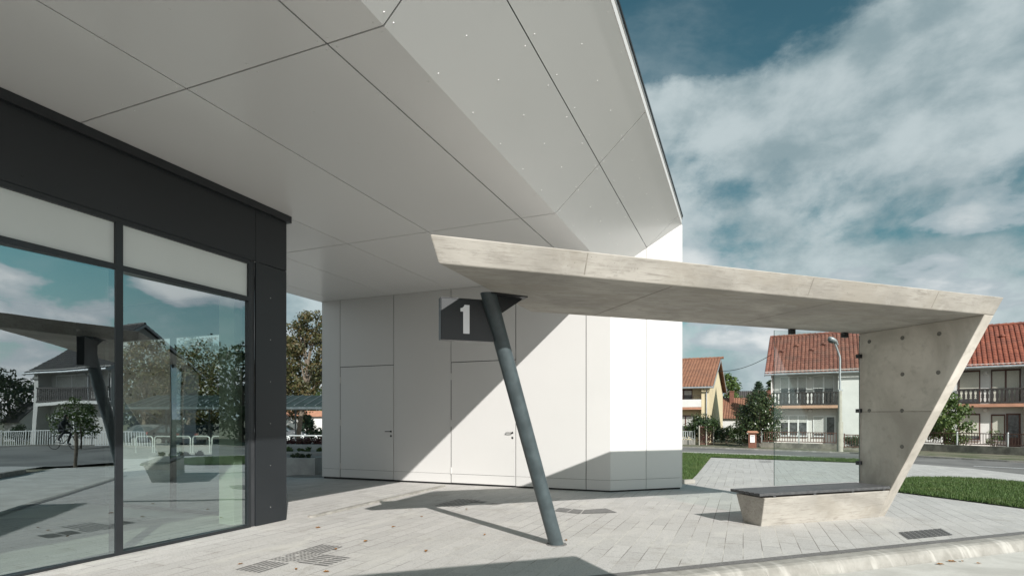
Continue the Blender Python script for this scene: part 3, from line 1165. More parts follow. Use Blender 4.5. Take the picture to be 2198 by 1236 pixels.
# ------------------------------------------------------------------ glazed pavilion
def build_pavilion():
    q = QF
    pc = p_at(615, q)
    base = NQ * q + A * pc
    root = thing('glazed_pavilion', 'dark clad glazed pavilion with tall reflecting windows on the left', 'building', base, AROT)
    off = (q, pc, 0)
    pj = p_at(549, q)                  # cladding joint
    pg1 = p_at(540, q)                 # outer edge of the frame
    zt = ZS - 0.004
    zh = z_at(546, 563, q)             # head of the frame
    zg = gz(*(base.xy))
    zs = z_at(400, 1163, q)            # sill
    PEND = -8.5
    DEP = 4.9
    # cladding
    mb = MB()
    mb.box(q - 0.03, q, PEND, pj - 0.004, zh + 0.02, zt - 0.1)
    for k in range(12):
        for z in (zh + 0.12, zt - 0.25):
            mb.dome((q, pj - 0.12 - 0.9 * k, z), (1, 0, 0), 0.008, 0.004)
    mb.build('cladding_panel', 'dark', root, off)
    mb = MB()
    mb.box(q - 0.03, q, pj + 0.004, pc, zh + 0.02, zt - 0.1)
    mb.build('cladding_panel', 'dark', root, off)
    mb = MB()
    mb.box(q - 0.03, q, pj + 0.004, pc, zg + 0.005, zh + 0.012)
    for k in range(6):
        mb.dome((q, (pj + pc) / 2 - 0.02, 0.18 + 0.62 * k), (1, 0, 0), 0.0075, 0.003, 6, 1)
    mb.build('cladding_panel', ['dark', 'metal'], root, off, bevel=0.002)
    mb = MB()
    mb.box(q - 0.05, q + 0.055, PEND, pc + 0.05, zt - 0.1, zt)
    mb.build('drip_edge', 'frame', root, off)
    # return side of the corner
    mb = MB()
    mb.box(q - 0.55, q - 0.031, pc - 0.03, pc, zg + 0.005, zt - 0.1)
    mb.build('cladding_panel', 'dark', root, off)
    # window frames: mullions, head, transom, sill
    m1a, m1b = p_at(250, q), p_at(266, q)
    pane_r = p_at(535, q)
    step = m1b - (m1b - (pane_r - m1b)) + 0.07
    m2b = m1a - step
    m2a = m2b - (m1b - m1a)
    m3b = m2a - step
    m3a = m3b - (m1b - m1a)
    ztr0, ztr1 = z_at(535, 645.7, q), z_at(535, 637.7, q)
    dz = z_at(265, 492, q)
    spans = [(m1b, pane_r), (m2b, m1a), (m3b, m2a)]
    zsill = zs
    for i, (a, b) in enumerate(spans):
        w = MB()
        w.box(q - 0.135, q - 0.012, b, b + (m1b - m1a) / 2 if i else b + (pg1 - pane_r), zsill, zh + 0.02)
        w.box(q - 0.135, q - 0.012, a - (m1b - m1a) / 2, a, zsill, zh + 0.02)
        w.box(q - 0.135, q - 0.012, a, b, zh - 0.04, zh + 0.02)
        w.box(q - 0.135, q - 0.012, a, b, ztr0, ztr1 + 0.012)
        w.box(q - 0.135, q - 0.012, a, b, zsill, zsill + 0.05)
        wo = w.build('window', 'frame', root, off)
        p = MB()
        tw = TWIST[i] * (b - a) / 2
        p.poly([(q - 0.068 - tw, a, zsill + 0.05), (q - 0.068 + tw, b, zsill + 0.05), (q - 0.068 + tw, b, ztr0), (q - 0.068 - tw, a, ztr0)])
        p.build('pane', 'glass', wo, off)
        p = MB()
        p.box(q - 0.056, q - 0.045, a, b, ztr1 + 0.012, zh - 0.04)
        p.build('frosted_pane', 'frost', wo, off)
    # strip between the frame and the corner cladding
    mb = MB()
    mb.box(q - 0.08, q - 0.03, pg1, pj + 0.004, zg + 0.01, zh + 0.02)
    mb.build('frame_infill', 'innerdark', root, off)
    mb = MB()
    mb.box(q - 0.3, q - 0.10, PEND, m3a - 0.02, zg, zt - 0.1)
    mb.build('wall', 'dark', root, off)
    mb = MB()
    mb.box(q - 0.09, q - 0.015, PEND, m3a, zg, zh + 0.02)
    mb.build('cladding_panel', 'dark', root, off)
    # concrete plinth
    mb = MB()
    mb.ext([(q - 0.2, PEND, -0.2), (q + 0.14, PEND, -0.2), (q + 0.14, PEND, 0.055), (q + 0.02, PEND, 0.07), (q - 0.2, PEND, 0.07)], (0, pj - PEND, 0))
    pl = mb.build('plinth', 'kerb', root, off)
    for v in pl.data.vertices:         # top follows the fall of the ground
        wp = Vector((v.co.x + off[0], v.co.y + off[1], 0))
        y = wp.x * NQ.y + wp.y * A.y
        x = wp.x * NQ.x + wp.y * A.x
        if v.co.z > 0:
            v.co.z = min(zsill - 0.002, gz(x, y) + v.co.z)
    # interior: floor, ceiling, columns, far glazing
    fl = zsill + 0.0
    mb = MB()
    mb.box(q - DEP, q - 0.10, PEND, pc - 0.12, fl - 0.1, fl)
    mb.build('floor', 'innerfloor', root, off)
    mb = MB()
    mb.box(q - DEP, q - 0.10, PEND, pc - 0.12, ztr1 + 0.25, ztr1 + 0.35)
    mb.build('ceiling', 'frost', root, off)
    mb = MB()
    cp = p_at(500, q - 0.55)
    mb.box(q - 0.68, q - 0.38, cp - 0.13, cp + 0.13, fl, ztr1 + 0.25)
    mb.build('interior_column', 'innerwall', root, off)
    # far end wall glazing (seen through the right hand pane)
    pe = pc - 0.03
    mb = MB()
    z1 = ztr1 + 0.25
    for qq, w in ((q - 0.62, 0.10), (q - 2.35, 0.07), (q - 4.1, 0.5)):
        mb.box(qq - w, qq, pe - 0.10, pe - 0.03, fl, z1)
    mb.box(q - 4.1, q - 0.62, pe - 0.10, pe - 0.03, z1 - 0.62, z1 - 0.0)
    mb.box(q - 4.1, q - 0.62, pe - 0.10, pe - 0.03, fl, fl + 0.06)
    mb.build('end_frame', 'frame', root, off)
    mb = MB()
    mb.box(q - DEP - 0.1, q - 4.6, pe - 0.1, pe - 0.03, fl, zt - 0.1)
    mb.build('end_wall', 'innerdark', root, off)
    # back wall with a glazed strip
    mb = MB()
    mb.box(q - DEP - 0.1, q - DEP, PEND, pe - 0.12, fl - 0.1, zt - 0.1)
    mb.build('back_wall', 'innerdark', root, off)
    mb = MB()
    mb.box(q - 2.5, q - 2.42, 1.0, m1a - 0.2, fl, z1)
    mb.build('partition', 'innerdark', root, off)
    mb = MB()
    mb.box(q - DEP, q - 0.3, PEND, PEND + 0.1, fl - 0.1, zt - 0.1)
    mb.build('end_wall', 'innerdark', root, off)
    mb = MB()
    mb.box(q - DEP - 0.1, q - 0.031, PEND, pc - 0.03, zt - 0.12, zt - 0.04)
    mb.build('roof_slab', 'innerdark', root, off)
    return pc


PC = build_pavilion()


# ------------------------------------------------------------------ concrete bus shelter (local x = L, y = D)
WORG = Vector((5.88, 8.67, 0.0))


def build_shelter():
    root = thing('bus_shelter', 'angular raw concrete bus shelter with bench, leaning side wall and slanted steel strut', 'bus shelter', WORG, LROT)
    T = 0.19
    lean = lambda z: -0.518 * (z - 0.4)
    zu, zt = 2.88, 3.10
    # roof slab
    mb = MB()
    mb.hexa([(-7.385, -1.285, zu), (T, -1.285, zu), (T, 0.55, zu), (-5.78, 0.55, zu)],
            [(-7.49, -1.40, zt), (T + 0.004, -1.40, zt), (T + 0.004, 0.60, zt), (-5.84, 0.60, zt)])
    slab = mb.build('roof_slab', 'concrete', root, bevel=0.012)
    for l in (-5.95, -3.1, -1.05):     # pour seams on the fascia and the underside
        s = MB()
        fy = lambda z: -1.285 - 0.115 * (z - zu) / (zt - zu) + 0.001
        s.ext([(l, fy(zu + 0.02), zu + 0.02), (l + 0.014, fy(zu + 0.02), zu + 0.02), (l + 0.004, fy(zt - 0.016), zt - 0.016), (l - 0.008, fy(zt - 0.016), zt - 0.016)], (0, -0.002, 0))
        s.build('pour_seam', 'seam', slab)
    for l in (-4.9, -2.6):
        s = MB()
        s.box(l, l + 0.012, -1.25, 0.53, zu - 0.002, zu + 0.001)
        s.build('pour_seam', 'seam', slab)
    # side wall
    mb = MB()
    zb = -0.12
    mb.hexa([(0, lean(zb), zb), (T, lean(zb), zb), (T, 0.55, zb), (0, 0.55, zb)],
            [(0, -1.285, zu), (T, -1.285, zu), (T, 0.55, zu), (0, 0.55, zu)])
    wall = mb.build('side_wall', 'wallconc', root, bevel=0.010)
    # plugs of the formwork ties: found from the photo on the wall's inner plane
    def on_wall(u, v):
        k = (u - CU) / FPX
        d = (k * WORG.y - WORG.x) / (D.x - k * D.y)
        y = WORG.y + d * D.y
        return d, EYE + (HV - v) / FPX * y
    for (u, v) in ((1866, 733), (1937, 725), (2016, 716), (1937, 803), (2014, 799), (1866, 881), (1936, 881), (1936, 958)):
        d, z = on_wall(u, v)
        s = MB()
        s.dome((-0.0005, d, z), (-1, 0, 0), 0.032, 0.003, 14)
        s.build('tie_plug', 'tie', wall)
    d, zz = on_wall(1900, 883)
    s = MB()
    s.ext([(-0.0008, 0.535, zz - 0.005), (-0.0008, lean(zz) + 0.02, zz - 0.010), (-0.0008, lean(zz) + 0.02, zz + 0.002), (-0.0008, 0.535, zz + 0.008)], (-0.002, 0, 0))
    s.build('pour_seam', 'seam', wall)
    # bench
    mb = MB()
    mb.hexa([(-2.335, 0.225, zb), (-0.002, 0.225, zb), (-0.002, 0.545, zb), (-2.335, 0.545, zb)],
            [(-2.46, 0.015, 0.375), (-0.002, 0.015, 0.375), (-0.002, 0.585, 0.375), (-2.46, 0.585, 0.375)])
    mb.build('bench_base', 'concrete', root, bevel=0.010)
    seat = MB()
    n = 6
    w = 0.60 / n
    for i in range(n):
        d0 = -0.005 + w * i
        seat.box(-2.56, -0.012, d0 + 0.007, d0 + w - 0.007, 0.405, 0.445)
    for l in (-2.3, -1.55, -0.8, -0.15):
        seat.box(l, l + 0.05, 0.02, 0.58, 0.376, 0.404)
    seat.build('seat', 'seat', root, bevel=0.004)
    # glass screen at the back
    gl = MB()
    gl.box(-1.80, -0.03, 0.508, 0.520, 0.47, 2.84)
    g = gl.build('glass_screen', ['clear', 'glass_edge'], root)
    for p in g.data.polygons:
        if abs(p.normal.x) > 0.9 or abs(p.normal.z) > 0.9:
            p.material_index = 1
    for z in (0.77, 1.62, 2.51):
        s = MB()
        s.box(-0.075, -0.001, 0.485, 0.545, z - 0.03, z + 0.03)
        s.build('clamp', 'black', root)
    for l in (-1.45, -0.35):
        s = MB()
        s.box(l - 0.045, l + 0.045, 0.485, 0.545, 2.80, zu - 0.001)
        s.build('clamp', 'black', root)
    # slanted steel strut
    inv = Matrix.Rotation(-LROT, 3, 'Z')
    b = inv @ (Vector((0.548, 6.864, 0)) - WORG)
    b.z = gz(0.548, 6.864) - 0.01
    t = inv @ (Vector((-0.262, 6.20, 0)) - WORG)
    t.z = zu - 0.001
    ax = (t - b)
    mb = MB()
    n = 28
    r = 0.088
    an = ax.normalized()
    e1 = an.orthogonal().normalized()
    e2 = an.cross(e1)
    for k in range(n):                 # both ends cut level
        a = 2 * math.pi * k / n
        o = (e1 * math.cos(a) + e2 * math.sin(a)) * r
        s0 = (b.z - (b + o).z) / an.z
        s1 = (t.z - (t + o).z) / an.z
        mb.v.append(tuple(b + o + an * s0))
        mb.v.append(tuple(t + o + an * s1))
    for k in range(n):
        k2 = (k + 1) % n
        mb.f.append((2 * k, 2 * k2, 2 * k2 + 1, 2 * k + 1))
        mb.m.append(0)
    mb.f.append(tuple(2 * k for k in range(n - 1, -1, -1)))
    mb.f.append(tuple(2 * k + 1 for k in range(n)))
    mb.m += [0, 0]
    strut = mb.build('strut', 'steel', root, smooth=True)
    s = MB()
    s.tube([t - an * 0.30 + Vector((0, 0, 0)), t - an * 0.295], 0.001, 6)
    # head plate between strut and slab
    g0 = t + Vector((0.02, 0, 0))
    s = MB()
    s.ext([(t.x + 0.02, t.y - 0.006, zu - 0.001), (t.x + 0.46, t.y + 0.10, zu - 0.001), (t.x + 0.17, t.y + 0.02, zu - 0.20)], (-0.006, 0.014, 0))
    s.ext([(t.x + 0.0, t.y - 0.10, zu - 0.001), (t.x + 0.46, t.y - 0.02, zu - 0.001), (t.x + 0.46, t.y + 0.14, zu - 0.001), (t.x + 0.05, t.y + 0.12, zu - 0.001)], (0, 0, -0.014))
    s.build('gusset', 'black', strut)
    s = MB()
    s.tube([(b.x, b.y, b.z + 0.008), (b.x, b.y, b.z + 0.018)], [0.128, 0.122], 20)
    s.build('base_collar', 'band', strut)
    return root


shelter = build_shelter()
sh2 = copy_tree(shelter)
sh2.location = WORG - A * 8.55 + Vector((0, 0, 0.055))
for ch in list(sh2.children):           # its glass screen is not fitted
    if ch.name.startswith(('glass_screen', 'clamp')):
        bpy.data.objects.remove(ch)
sh2['label'] = 'second concrete shelter, seen only as a dark slab mirrored in the left window pane'


# ------------------------------------------------------------------ number sign on the strut
def build_sign():
    z1, z0 = 2.805, 2.36
    lo = Vector((-0.763, 6.06, 0))
    root = thing('number_sign', 'black box sign with a white numeral 1 fixed to the slanted strut', 'sign', lo + Vector((0, 0, z0)), LROT)
    W, H, T = 0.60, z1 - z0, 0.10
    mb = MB()
    mb.box(0, W, 0.004, T, 0, H)
    mb.build('sign_box', 'black', root, bevel=0.003)
    mb = MB()
    f = 0.008
    mb.box(-0.003, W, -0.004, T + 0.003, H, H + f)
    mb.box(-0.003, W, -0.004, T + 0.003, -f, 0)
    mb.box(-0.010, -0.003, -0.004, T + 0.003, -f, H + f)
    mb.build('rim', 'frame', root)
    mb = MB()
    mb.box(0.001, W - 0.001, 0.0, 0.0035, 0.001, H - 0.001)
    mb.build('sign_face', 'dark', root)
    x0, zz0 = 0.205, 0.068
    s = 1.0
    pts = [(0.035, 0), (0.106, 0), (0.106, 0.315), (0.05, 0.315), (0.042, 0.296), (0.026, 0.282), (0.004, 0.276), (0.004, 0.240), (0.035, 0.240)]
    mb = MB()
    mb.ext([(x0 + x * s, -0.001, zz0 + z * s) for x, z in pts], (0, -0.004, 0))
    mb.build('numeral', 'digit', root)


build_sign()


# ------------------------------------------------------------------ tactile paving
def tactile():
    a2 = Vector((A.x, A.y, 0))
    n2 = Vector((NQ.x, NQ.y, 0))

    def bars(mb, o, d, w, length, rows, pitch, bw, segs, gap=0.03):
        for r in range(rows):
            s = o + w * (pitch * r)
            sl = length / segs
            for k in range(segs):
                p0 = s + d * (sl * k)
                p1 = s + d * (sl * (k + 1) - gap)
                q = [p0, p1, p1 + w * bw, p0 + w * bw]
                mb.poly([(p.x, p.y, gz(p.x, p.y) + 0.004) for p in q])

    def dots(mb, o, d, w, nd, nw, pitch, sz, skip=0.0):
        rnd = random.Random(3)
        for i in range(nd):
            for j in range(nw):
                if rnd.random() < skip:
                    continue
                s = o + d * (pitch * i) + w * (pitch * j)
                q = [s, s + d * sz, s + d * sz + w * sz, s + w * sz]
                mb.poly([(p.x, p.y, gz(p.x, p.y) + 0.004) for p in q])
    # crossing near the windows
    mb = MB()
    o = G(505, 1222)
    o.z = 0
    bars(mb, o, a2, n2, 0.42, 6, 0.058, 0.030, 2, 0.02)
    bars(mb, o + a2 * 0.875, a2, n2, 0.41, 6, 0.058, 0.030, 2, 0.02)
    dots(mb, o + a2 * 0.45, a2, n2, 8, 7, 0.053, 0.030, 0.12)
    bars(mb, o + a2 * 0.47 + n2 * 0.375, n2, a2, 0.41, 6, 0.070, 0.034, 2, 0.02)
    struct(mb.build('tactile_and_marks', 'tactile'))
    # angled strip in front of the white block
    mb = MB()
    o = G(932, 1085)
    o.z = 0
    bars(mb, o, a2, n2, 1.0, 6, 0.085, 0.04, 2)
    o2 = G(925, 1080)
    struct(mb.build('tactile_and_marks', 'tactile'))
    mb = MB()
    for quad in (((926, 1079), (1003, 1078), (945, 1074), (931, 1076)), ):
        pass
    for quad in (((1040, 1082), (1066, 1083), (1080, 1080), (1058, 1079)), ((1008, 1078), (1036, 1079), (1048, 1076), (1022, 1075)), ((1190, 1096), (1215, 1099), (1228, 1092), (1200, 1089)), ((1218, 1099.5), (1244, 1102), (1252, 1094), (1231, 1092)), ((1248, 1102), (1325, 1099.5), (1300, 1090.5), (1254, 1094))):
        pts = [G(u, v) for u, v in quad]
        mb.poly([(p.x, p.y, p.z + 0.004) for p in pts])
    struct(mb.build('tactile_and_marks', 'tactile'))
    # pad by the kerb on the right
    mb = MB()
    o = G(1950, 1157)
    o.z = 0
    for i in range(9):
        for j in range(6):
            s = o + L * (0.095 * i) + a2 * (0.085 * j)
            q = [s, s + L * 0.078, s + L * 0.078 + a2 * 0.066, s + a2 * 0.066]
            mb.poly([(p.x, p.y, gz(p.x, p.y) + 0.004) for p in q])
    struct(mb.build('tactile_and_marks', 'tactile_dark'))
    mb = MB()  # grid of small dark marks on the far ground
    for i in range(6):
        for j in range(3):
            p = G(1631 + i * 4.3 + j * 1.0, 988 + j * 1.8)
            mb.poly([(p.x - 0.03, p.y - 0.05, p.z + 0.005), (p.x + 0.03, p.y - 0.05, p.z + 0.005), (p.x + 0.03, p.y + 0.05, p.z + 0.005), (p.x - 0.03, p.y + 0.05, p.z + 0.005)])
    struct(mb.build('tactile_and_marks', 'tactile_dark'))


tactile()


# ------------------------------------------------------------------ plants
def leaves(mb, blobs, n, size, rnd, shell=0.5, up=0.3, narrow=0.55):
    tot = sum(b[1] ** 2 for b in blobs)
    for c, r, sz in blobs:
        k = int(n * r * r / tot)
        for _ in range(k):
            d = Vector((rnd.gauss(0, 1), rnd.gauss(0, 1), rnd.gauss(0, 1))).normalized()
            rr = r * (shell + (1 - shell) * rnd.random()) * (0.75 + 0.5 * rnd.random())
            p = Vector(c) + Vector((d.x * rr, d.y * rr, d.z * rr * sz))
            nrm = (d + Vector((rnd.gauss(0, 0.7), rnd.gauss(0, 0.7), rnd.gauss(0, 0.7) + up))).normalized()
            a = nrm.orthogonal().normalized()
            t = rnd.uniform(0, 6.283)
            e1 = a * math.cos(t) + nrm.cross(a) * math.sin(t)
            e2 = nrm.cross(e1)
            s = size * rnd.uniform(0.6, 1.35)
            mb.poly([p - e1 * s, p - e2 * s * narrow, p + e1 * s, p + e2 * s * narrow + nrm * s * 0.15])


def tree(name, label, cat, loc, height, rad, leafmat, n=2500, size=0.14, seed=1, trunk=0.16, base=0.25, nblob=16, lean=(0, 0), sz=0.8, group=None, top=1.0):
    rnd = random.Random(seed)
    root = thing(name, label, cat, loc, 0, group)
    tz = height * base
    mb = MB()
    tip = Vector((lean[0], lean[1], height * 0.8))
    pts = [Vector((0, 0, -0.15)), Vector((lean[0] * 0.25 + rnd.gauss(0, 0.03), lean[1] * 0.25, tz * 0.6)), Vector((lean[0] * 0.5, lean[1] * 0.5, height * 0.45)), tip]
    mb.tube(pts, [trunk * 1.25, trunk, trunk * 0.75, trunk * 0.2], 9)
    blobs = []
    for i in range(nblob):
        f = (i + rnd.random()) / nblob
        z = tz + (height - tz) * f
        prof = math.sin(math.pi * min(0.97, 0.16 + 0.80 * f * top)) ** 0.8
        a = i * 2.4 + rnd.gauss(0, 0.4)
        rr = rad * prof * rnd.uniform(0.35, 0.8)
        c = Vector((math.cos(a) * rr + lean[0] * f, math.sin(a) * rr + lean[1] * f, z))
        r = rad * rnd.uniform(0.26, 0.46) * (0.6 + 0.4 * prof)
        blobs.append((c, r, sz))
        if i % 2 == 0:
            s = pts[1] + (tip - pts[1]) * max(0.05, f * 0.75)
            m2 = s.lerp(c, 0.5) + Vector((0, 0, 0.1 * rad))
            mb.tube([s, m2, c], [trunk * 0.42, trunk * 0.26, trunk * 0.08], 6)
    mb.build('trunk', 'bark', root, smooth=True)
    lb = MB()
    leaves(lb, blobs, n, size, rnd)
    lb.build('crown', leafmat, root)
    return root


def bush(name, label, cat, loc, rad, h, leafmat, n=1500, size=0.08, seed=2, nblob=9, group=None):
    rnd = random.Random(seed)
    root = thing(name, label, cat, loc, 0, group)
    mb = MB()
    blobs = []
    for i in range(nblob):
        a = i * 2.4
        f = math.sqrt((i + 0.5) / nblob)
        c = Vector((math.cos(a) * rad * f * 0.75, math.sin(a) * rad * f * 0.75, h * (0.30 + 0.45 * rnd.random() * (1.1 - 0.5 * f))))
        blobs.append((c, rad * rnd.uniform(0.30, 0.5), min(1.1, h / rad * 0.6)))
        mb.tube([(c.x * 0.1, c.y * 0.1, -0.05), (c.x * 0.5, c.y * 0.5, c.z * 0.6), tuple(c)], [0.025, 0.018, 0.008], 5)
    mb.build('stem', 'bark', root)
    lb = MB()
    leaves(lb, blobs, n, size, rnd, 0.35)
    lb.build('foliage', leafmat, root)
    return root


def conifer(name, label, loc, height, rad, n, seed):
    rnd = random.Random(seed)
    root = thing(name, label, 'tree', loc)
    mb = MB()
    mb.tube([(0, 0, -0.1), (0, 0, height * 0.97)], [0.16, 0.02], 8)
    lb = MB()
    k = int(n / 14)
    for i in range(k):
        f = rnd.random() ** 0.8
        z = height * (0.12 + 0.88 * f)
        r = rad * (1 - f) ** 0.8 * rnd.uniform(0.6, 1.1) + 0.08
        a = rnd.uniform(0, 6.283)
        d = Vector((math.cos(a), math.sin(a), 0.25 + 0.5 * f))
        if i % 4 == 0:
            mb.tube([(0, 0, z), tuple(Vector((0, 0, z)) + d * r * 0.9)], [0.025, 0.008], 5)
        for j in range(14):
            t = 0.25 + 0.75 * (j + rnd.random()) / 14
            p = Vector((0, 0, z)) + d * r * t + Vector((rnd.gauss(0, 0.06), rnd.gauss(0, 0.06), rnd.gauss(0, 0.05)))
            e1 = (d + Vector((rnd.gauss(0, 0.6), rnd.gauss(0, 0.6), rnd.gauss(0, 0.4)))).normalized()
            e2 = e1.orthogonal().normalized()
            s = 0.17 * rnd.uniform(0.6, 1.3)
            lb.poly([p - e1 * s * 0.3, p + e2 * s * 0.22, p + e1 * s, p - e2 * s * 0.22])
    mb.build('trunk', 'bark', root)
    lb.build('crown', 'leaf_conifer', root)
    return root


def at(u, y, dz=-0.17):
    x = (u - CU) / FPX * y
    return Vector((x, y, gz(x, y) + dz))


# ------------------------------------------------------------------ houses across the street
def tiled_slope(mb, w, y0, z0, y1, z1, x0=0.0, tw=0.25, th=0.32, amp=0.042):
    """one roof slope with real pantile waves and stepped courses"""
    sl = Vector((0, y1 - y0, z1 - z0))
    ln = sl.length
    d = sl / ln
    nr = Vector((0, -d.z, d.y))
    if nr.z < 0:
        nr = -nr
    nc = max(4, int(w / tw) * 6)
    nrow = max(3, int(ln / th))
    b = len(mb.v)
    rows = []
    for j in range(nrow):
        rows.append((ln * j / nrow, 0.03))
        rows.append((ln * (j + 0.97) / nrow, 0.0))
    for (s, h) in rows:
        for i in range(nc + 1):
            x = w * i / nc
            ph = (i % 6) / 6.0
            wv = amp * (math.sin(2 * math.pi * ph) * 0.7 + 0.3 * math.cos(4 * math.pi * ph))
            p = d * s + nr * (h + wv)
            mb.v.append((x0 + x, y0 + p.y, z0 + p.z))
    for j in range(len(rows) - 1):
        for i in range(nc):
            a = b + j * (nc + 1) + i
            mb.f.append((a, a + 1, a + nc + 2, a + nc + 1))
            mb.m.append(0)


def add_window(root, x0, x1, z0, z1, y, frame, shut, shutmat, lights=2, sill=True, dark='curtain'):
    fw = 0.06
    mb = MB()
    mb.box(x0, x1, y - 0.05, y + 0.02, z1 - fw - 0.04, z1)
    mb.box(x0, x1, y - 0.05, y + 0.02, z0, z0 + fw)
    mb.box(x0, x0 + fw, y - 0.05, y + 0.02, z0 + fw, z1 - fw - 0.04)
    mb.box(x1 - fw, x1, y - 0.05, y + 0.02, z0 + fw, z1 - fw - 0.04)
    for i in range(1, lights):
        xm = x0 + (x1 - x0) * i / lights
        mb.box(xm - 0.05, xm + 0.05, y - 0.045, y + 0.02, z0 + fw, z1 - fw - 0.04)
    w = mb.build('window', frame, root)
    mb = MB()
    zs = z1 - (z1 - z0) * shut
    mb.box(x0 + fw, x1 - fw, y - 0.012, y - 0.004, z0 + fw, z1 - fw)
    mb.build('pane', dark, w)
    if shut > 0:
        mb = MB()
        z = z1 - fw - 0.05
        while z > zs:
            mb.box(x0 + fw + 0.005, x1 - fw - 0.005, y - 0.036, y - 0.016, max(zs, z - 0.05), z - 0.006)
            z -= 0.056
        mb.build('shutter', shutmat, w)
    if sill:
        mb = MB()
        mb.box(x0 - 0.05, x1 + 0.05, y - 0.12, y - 0.051, z0 - 0.05, z0 - 0.005)
        mb.build('sill', 'zinc', w)
    return w


def fret_boards(x0, x1, z0, z1, y, pitch=0.225):
    """dark railing boards whose sawn edges leave baluster-shaped gaps"""
    mb = MB()
    mb.box(x0, x1, y - 0.03, y + 0.03, z1 - 0.09, z1)
    mb.box(x0, x1, y - 0.025, y + 0.025, z0, z0 + 0.10)
    prof = [(0.0, 0.030), (0.1, 0.055), (0.22, 0.062), (0.34, 0.050), (0.42, 0.026), (0.5, 0.050), (0.58, 0.026), (0.66, 0.050), (0.78, 0.062), (0.9, 0.055), (1.0, 0.030)]
    n = max(2, int((x1 - x0) / pitch))
    pw = (x1 - x0) / n
    h = z1 - 0.09 - z0 - 0.10
    for i in range(n):
        c = x0 + pw * (i + 0.5)
        L_ = [(c - (pw / 2 - g), z0 + 0.10 + f * h) for f, g in prof]
        R_ = [(c + (pw / 2 - g), z0 + 0.10 + f * h) for f, g in prof]
        for k in range(len(prof) - 1):
            mb.ext([(L_[k][0], y - 0.012, L_[k][1]), (R_[k][0], y - 0.012, R_[k][1]), (R_[k + 1][0], y - 0.012, R_[k + 1][1]), (L_[k + 1][0], y - 0.012, L_[k + 1][1])], (0, 0.024, 0))
    return mb


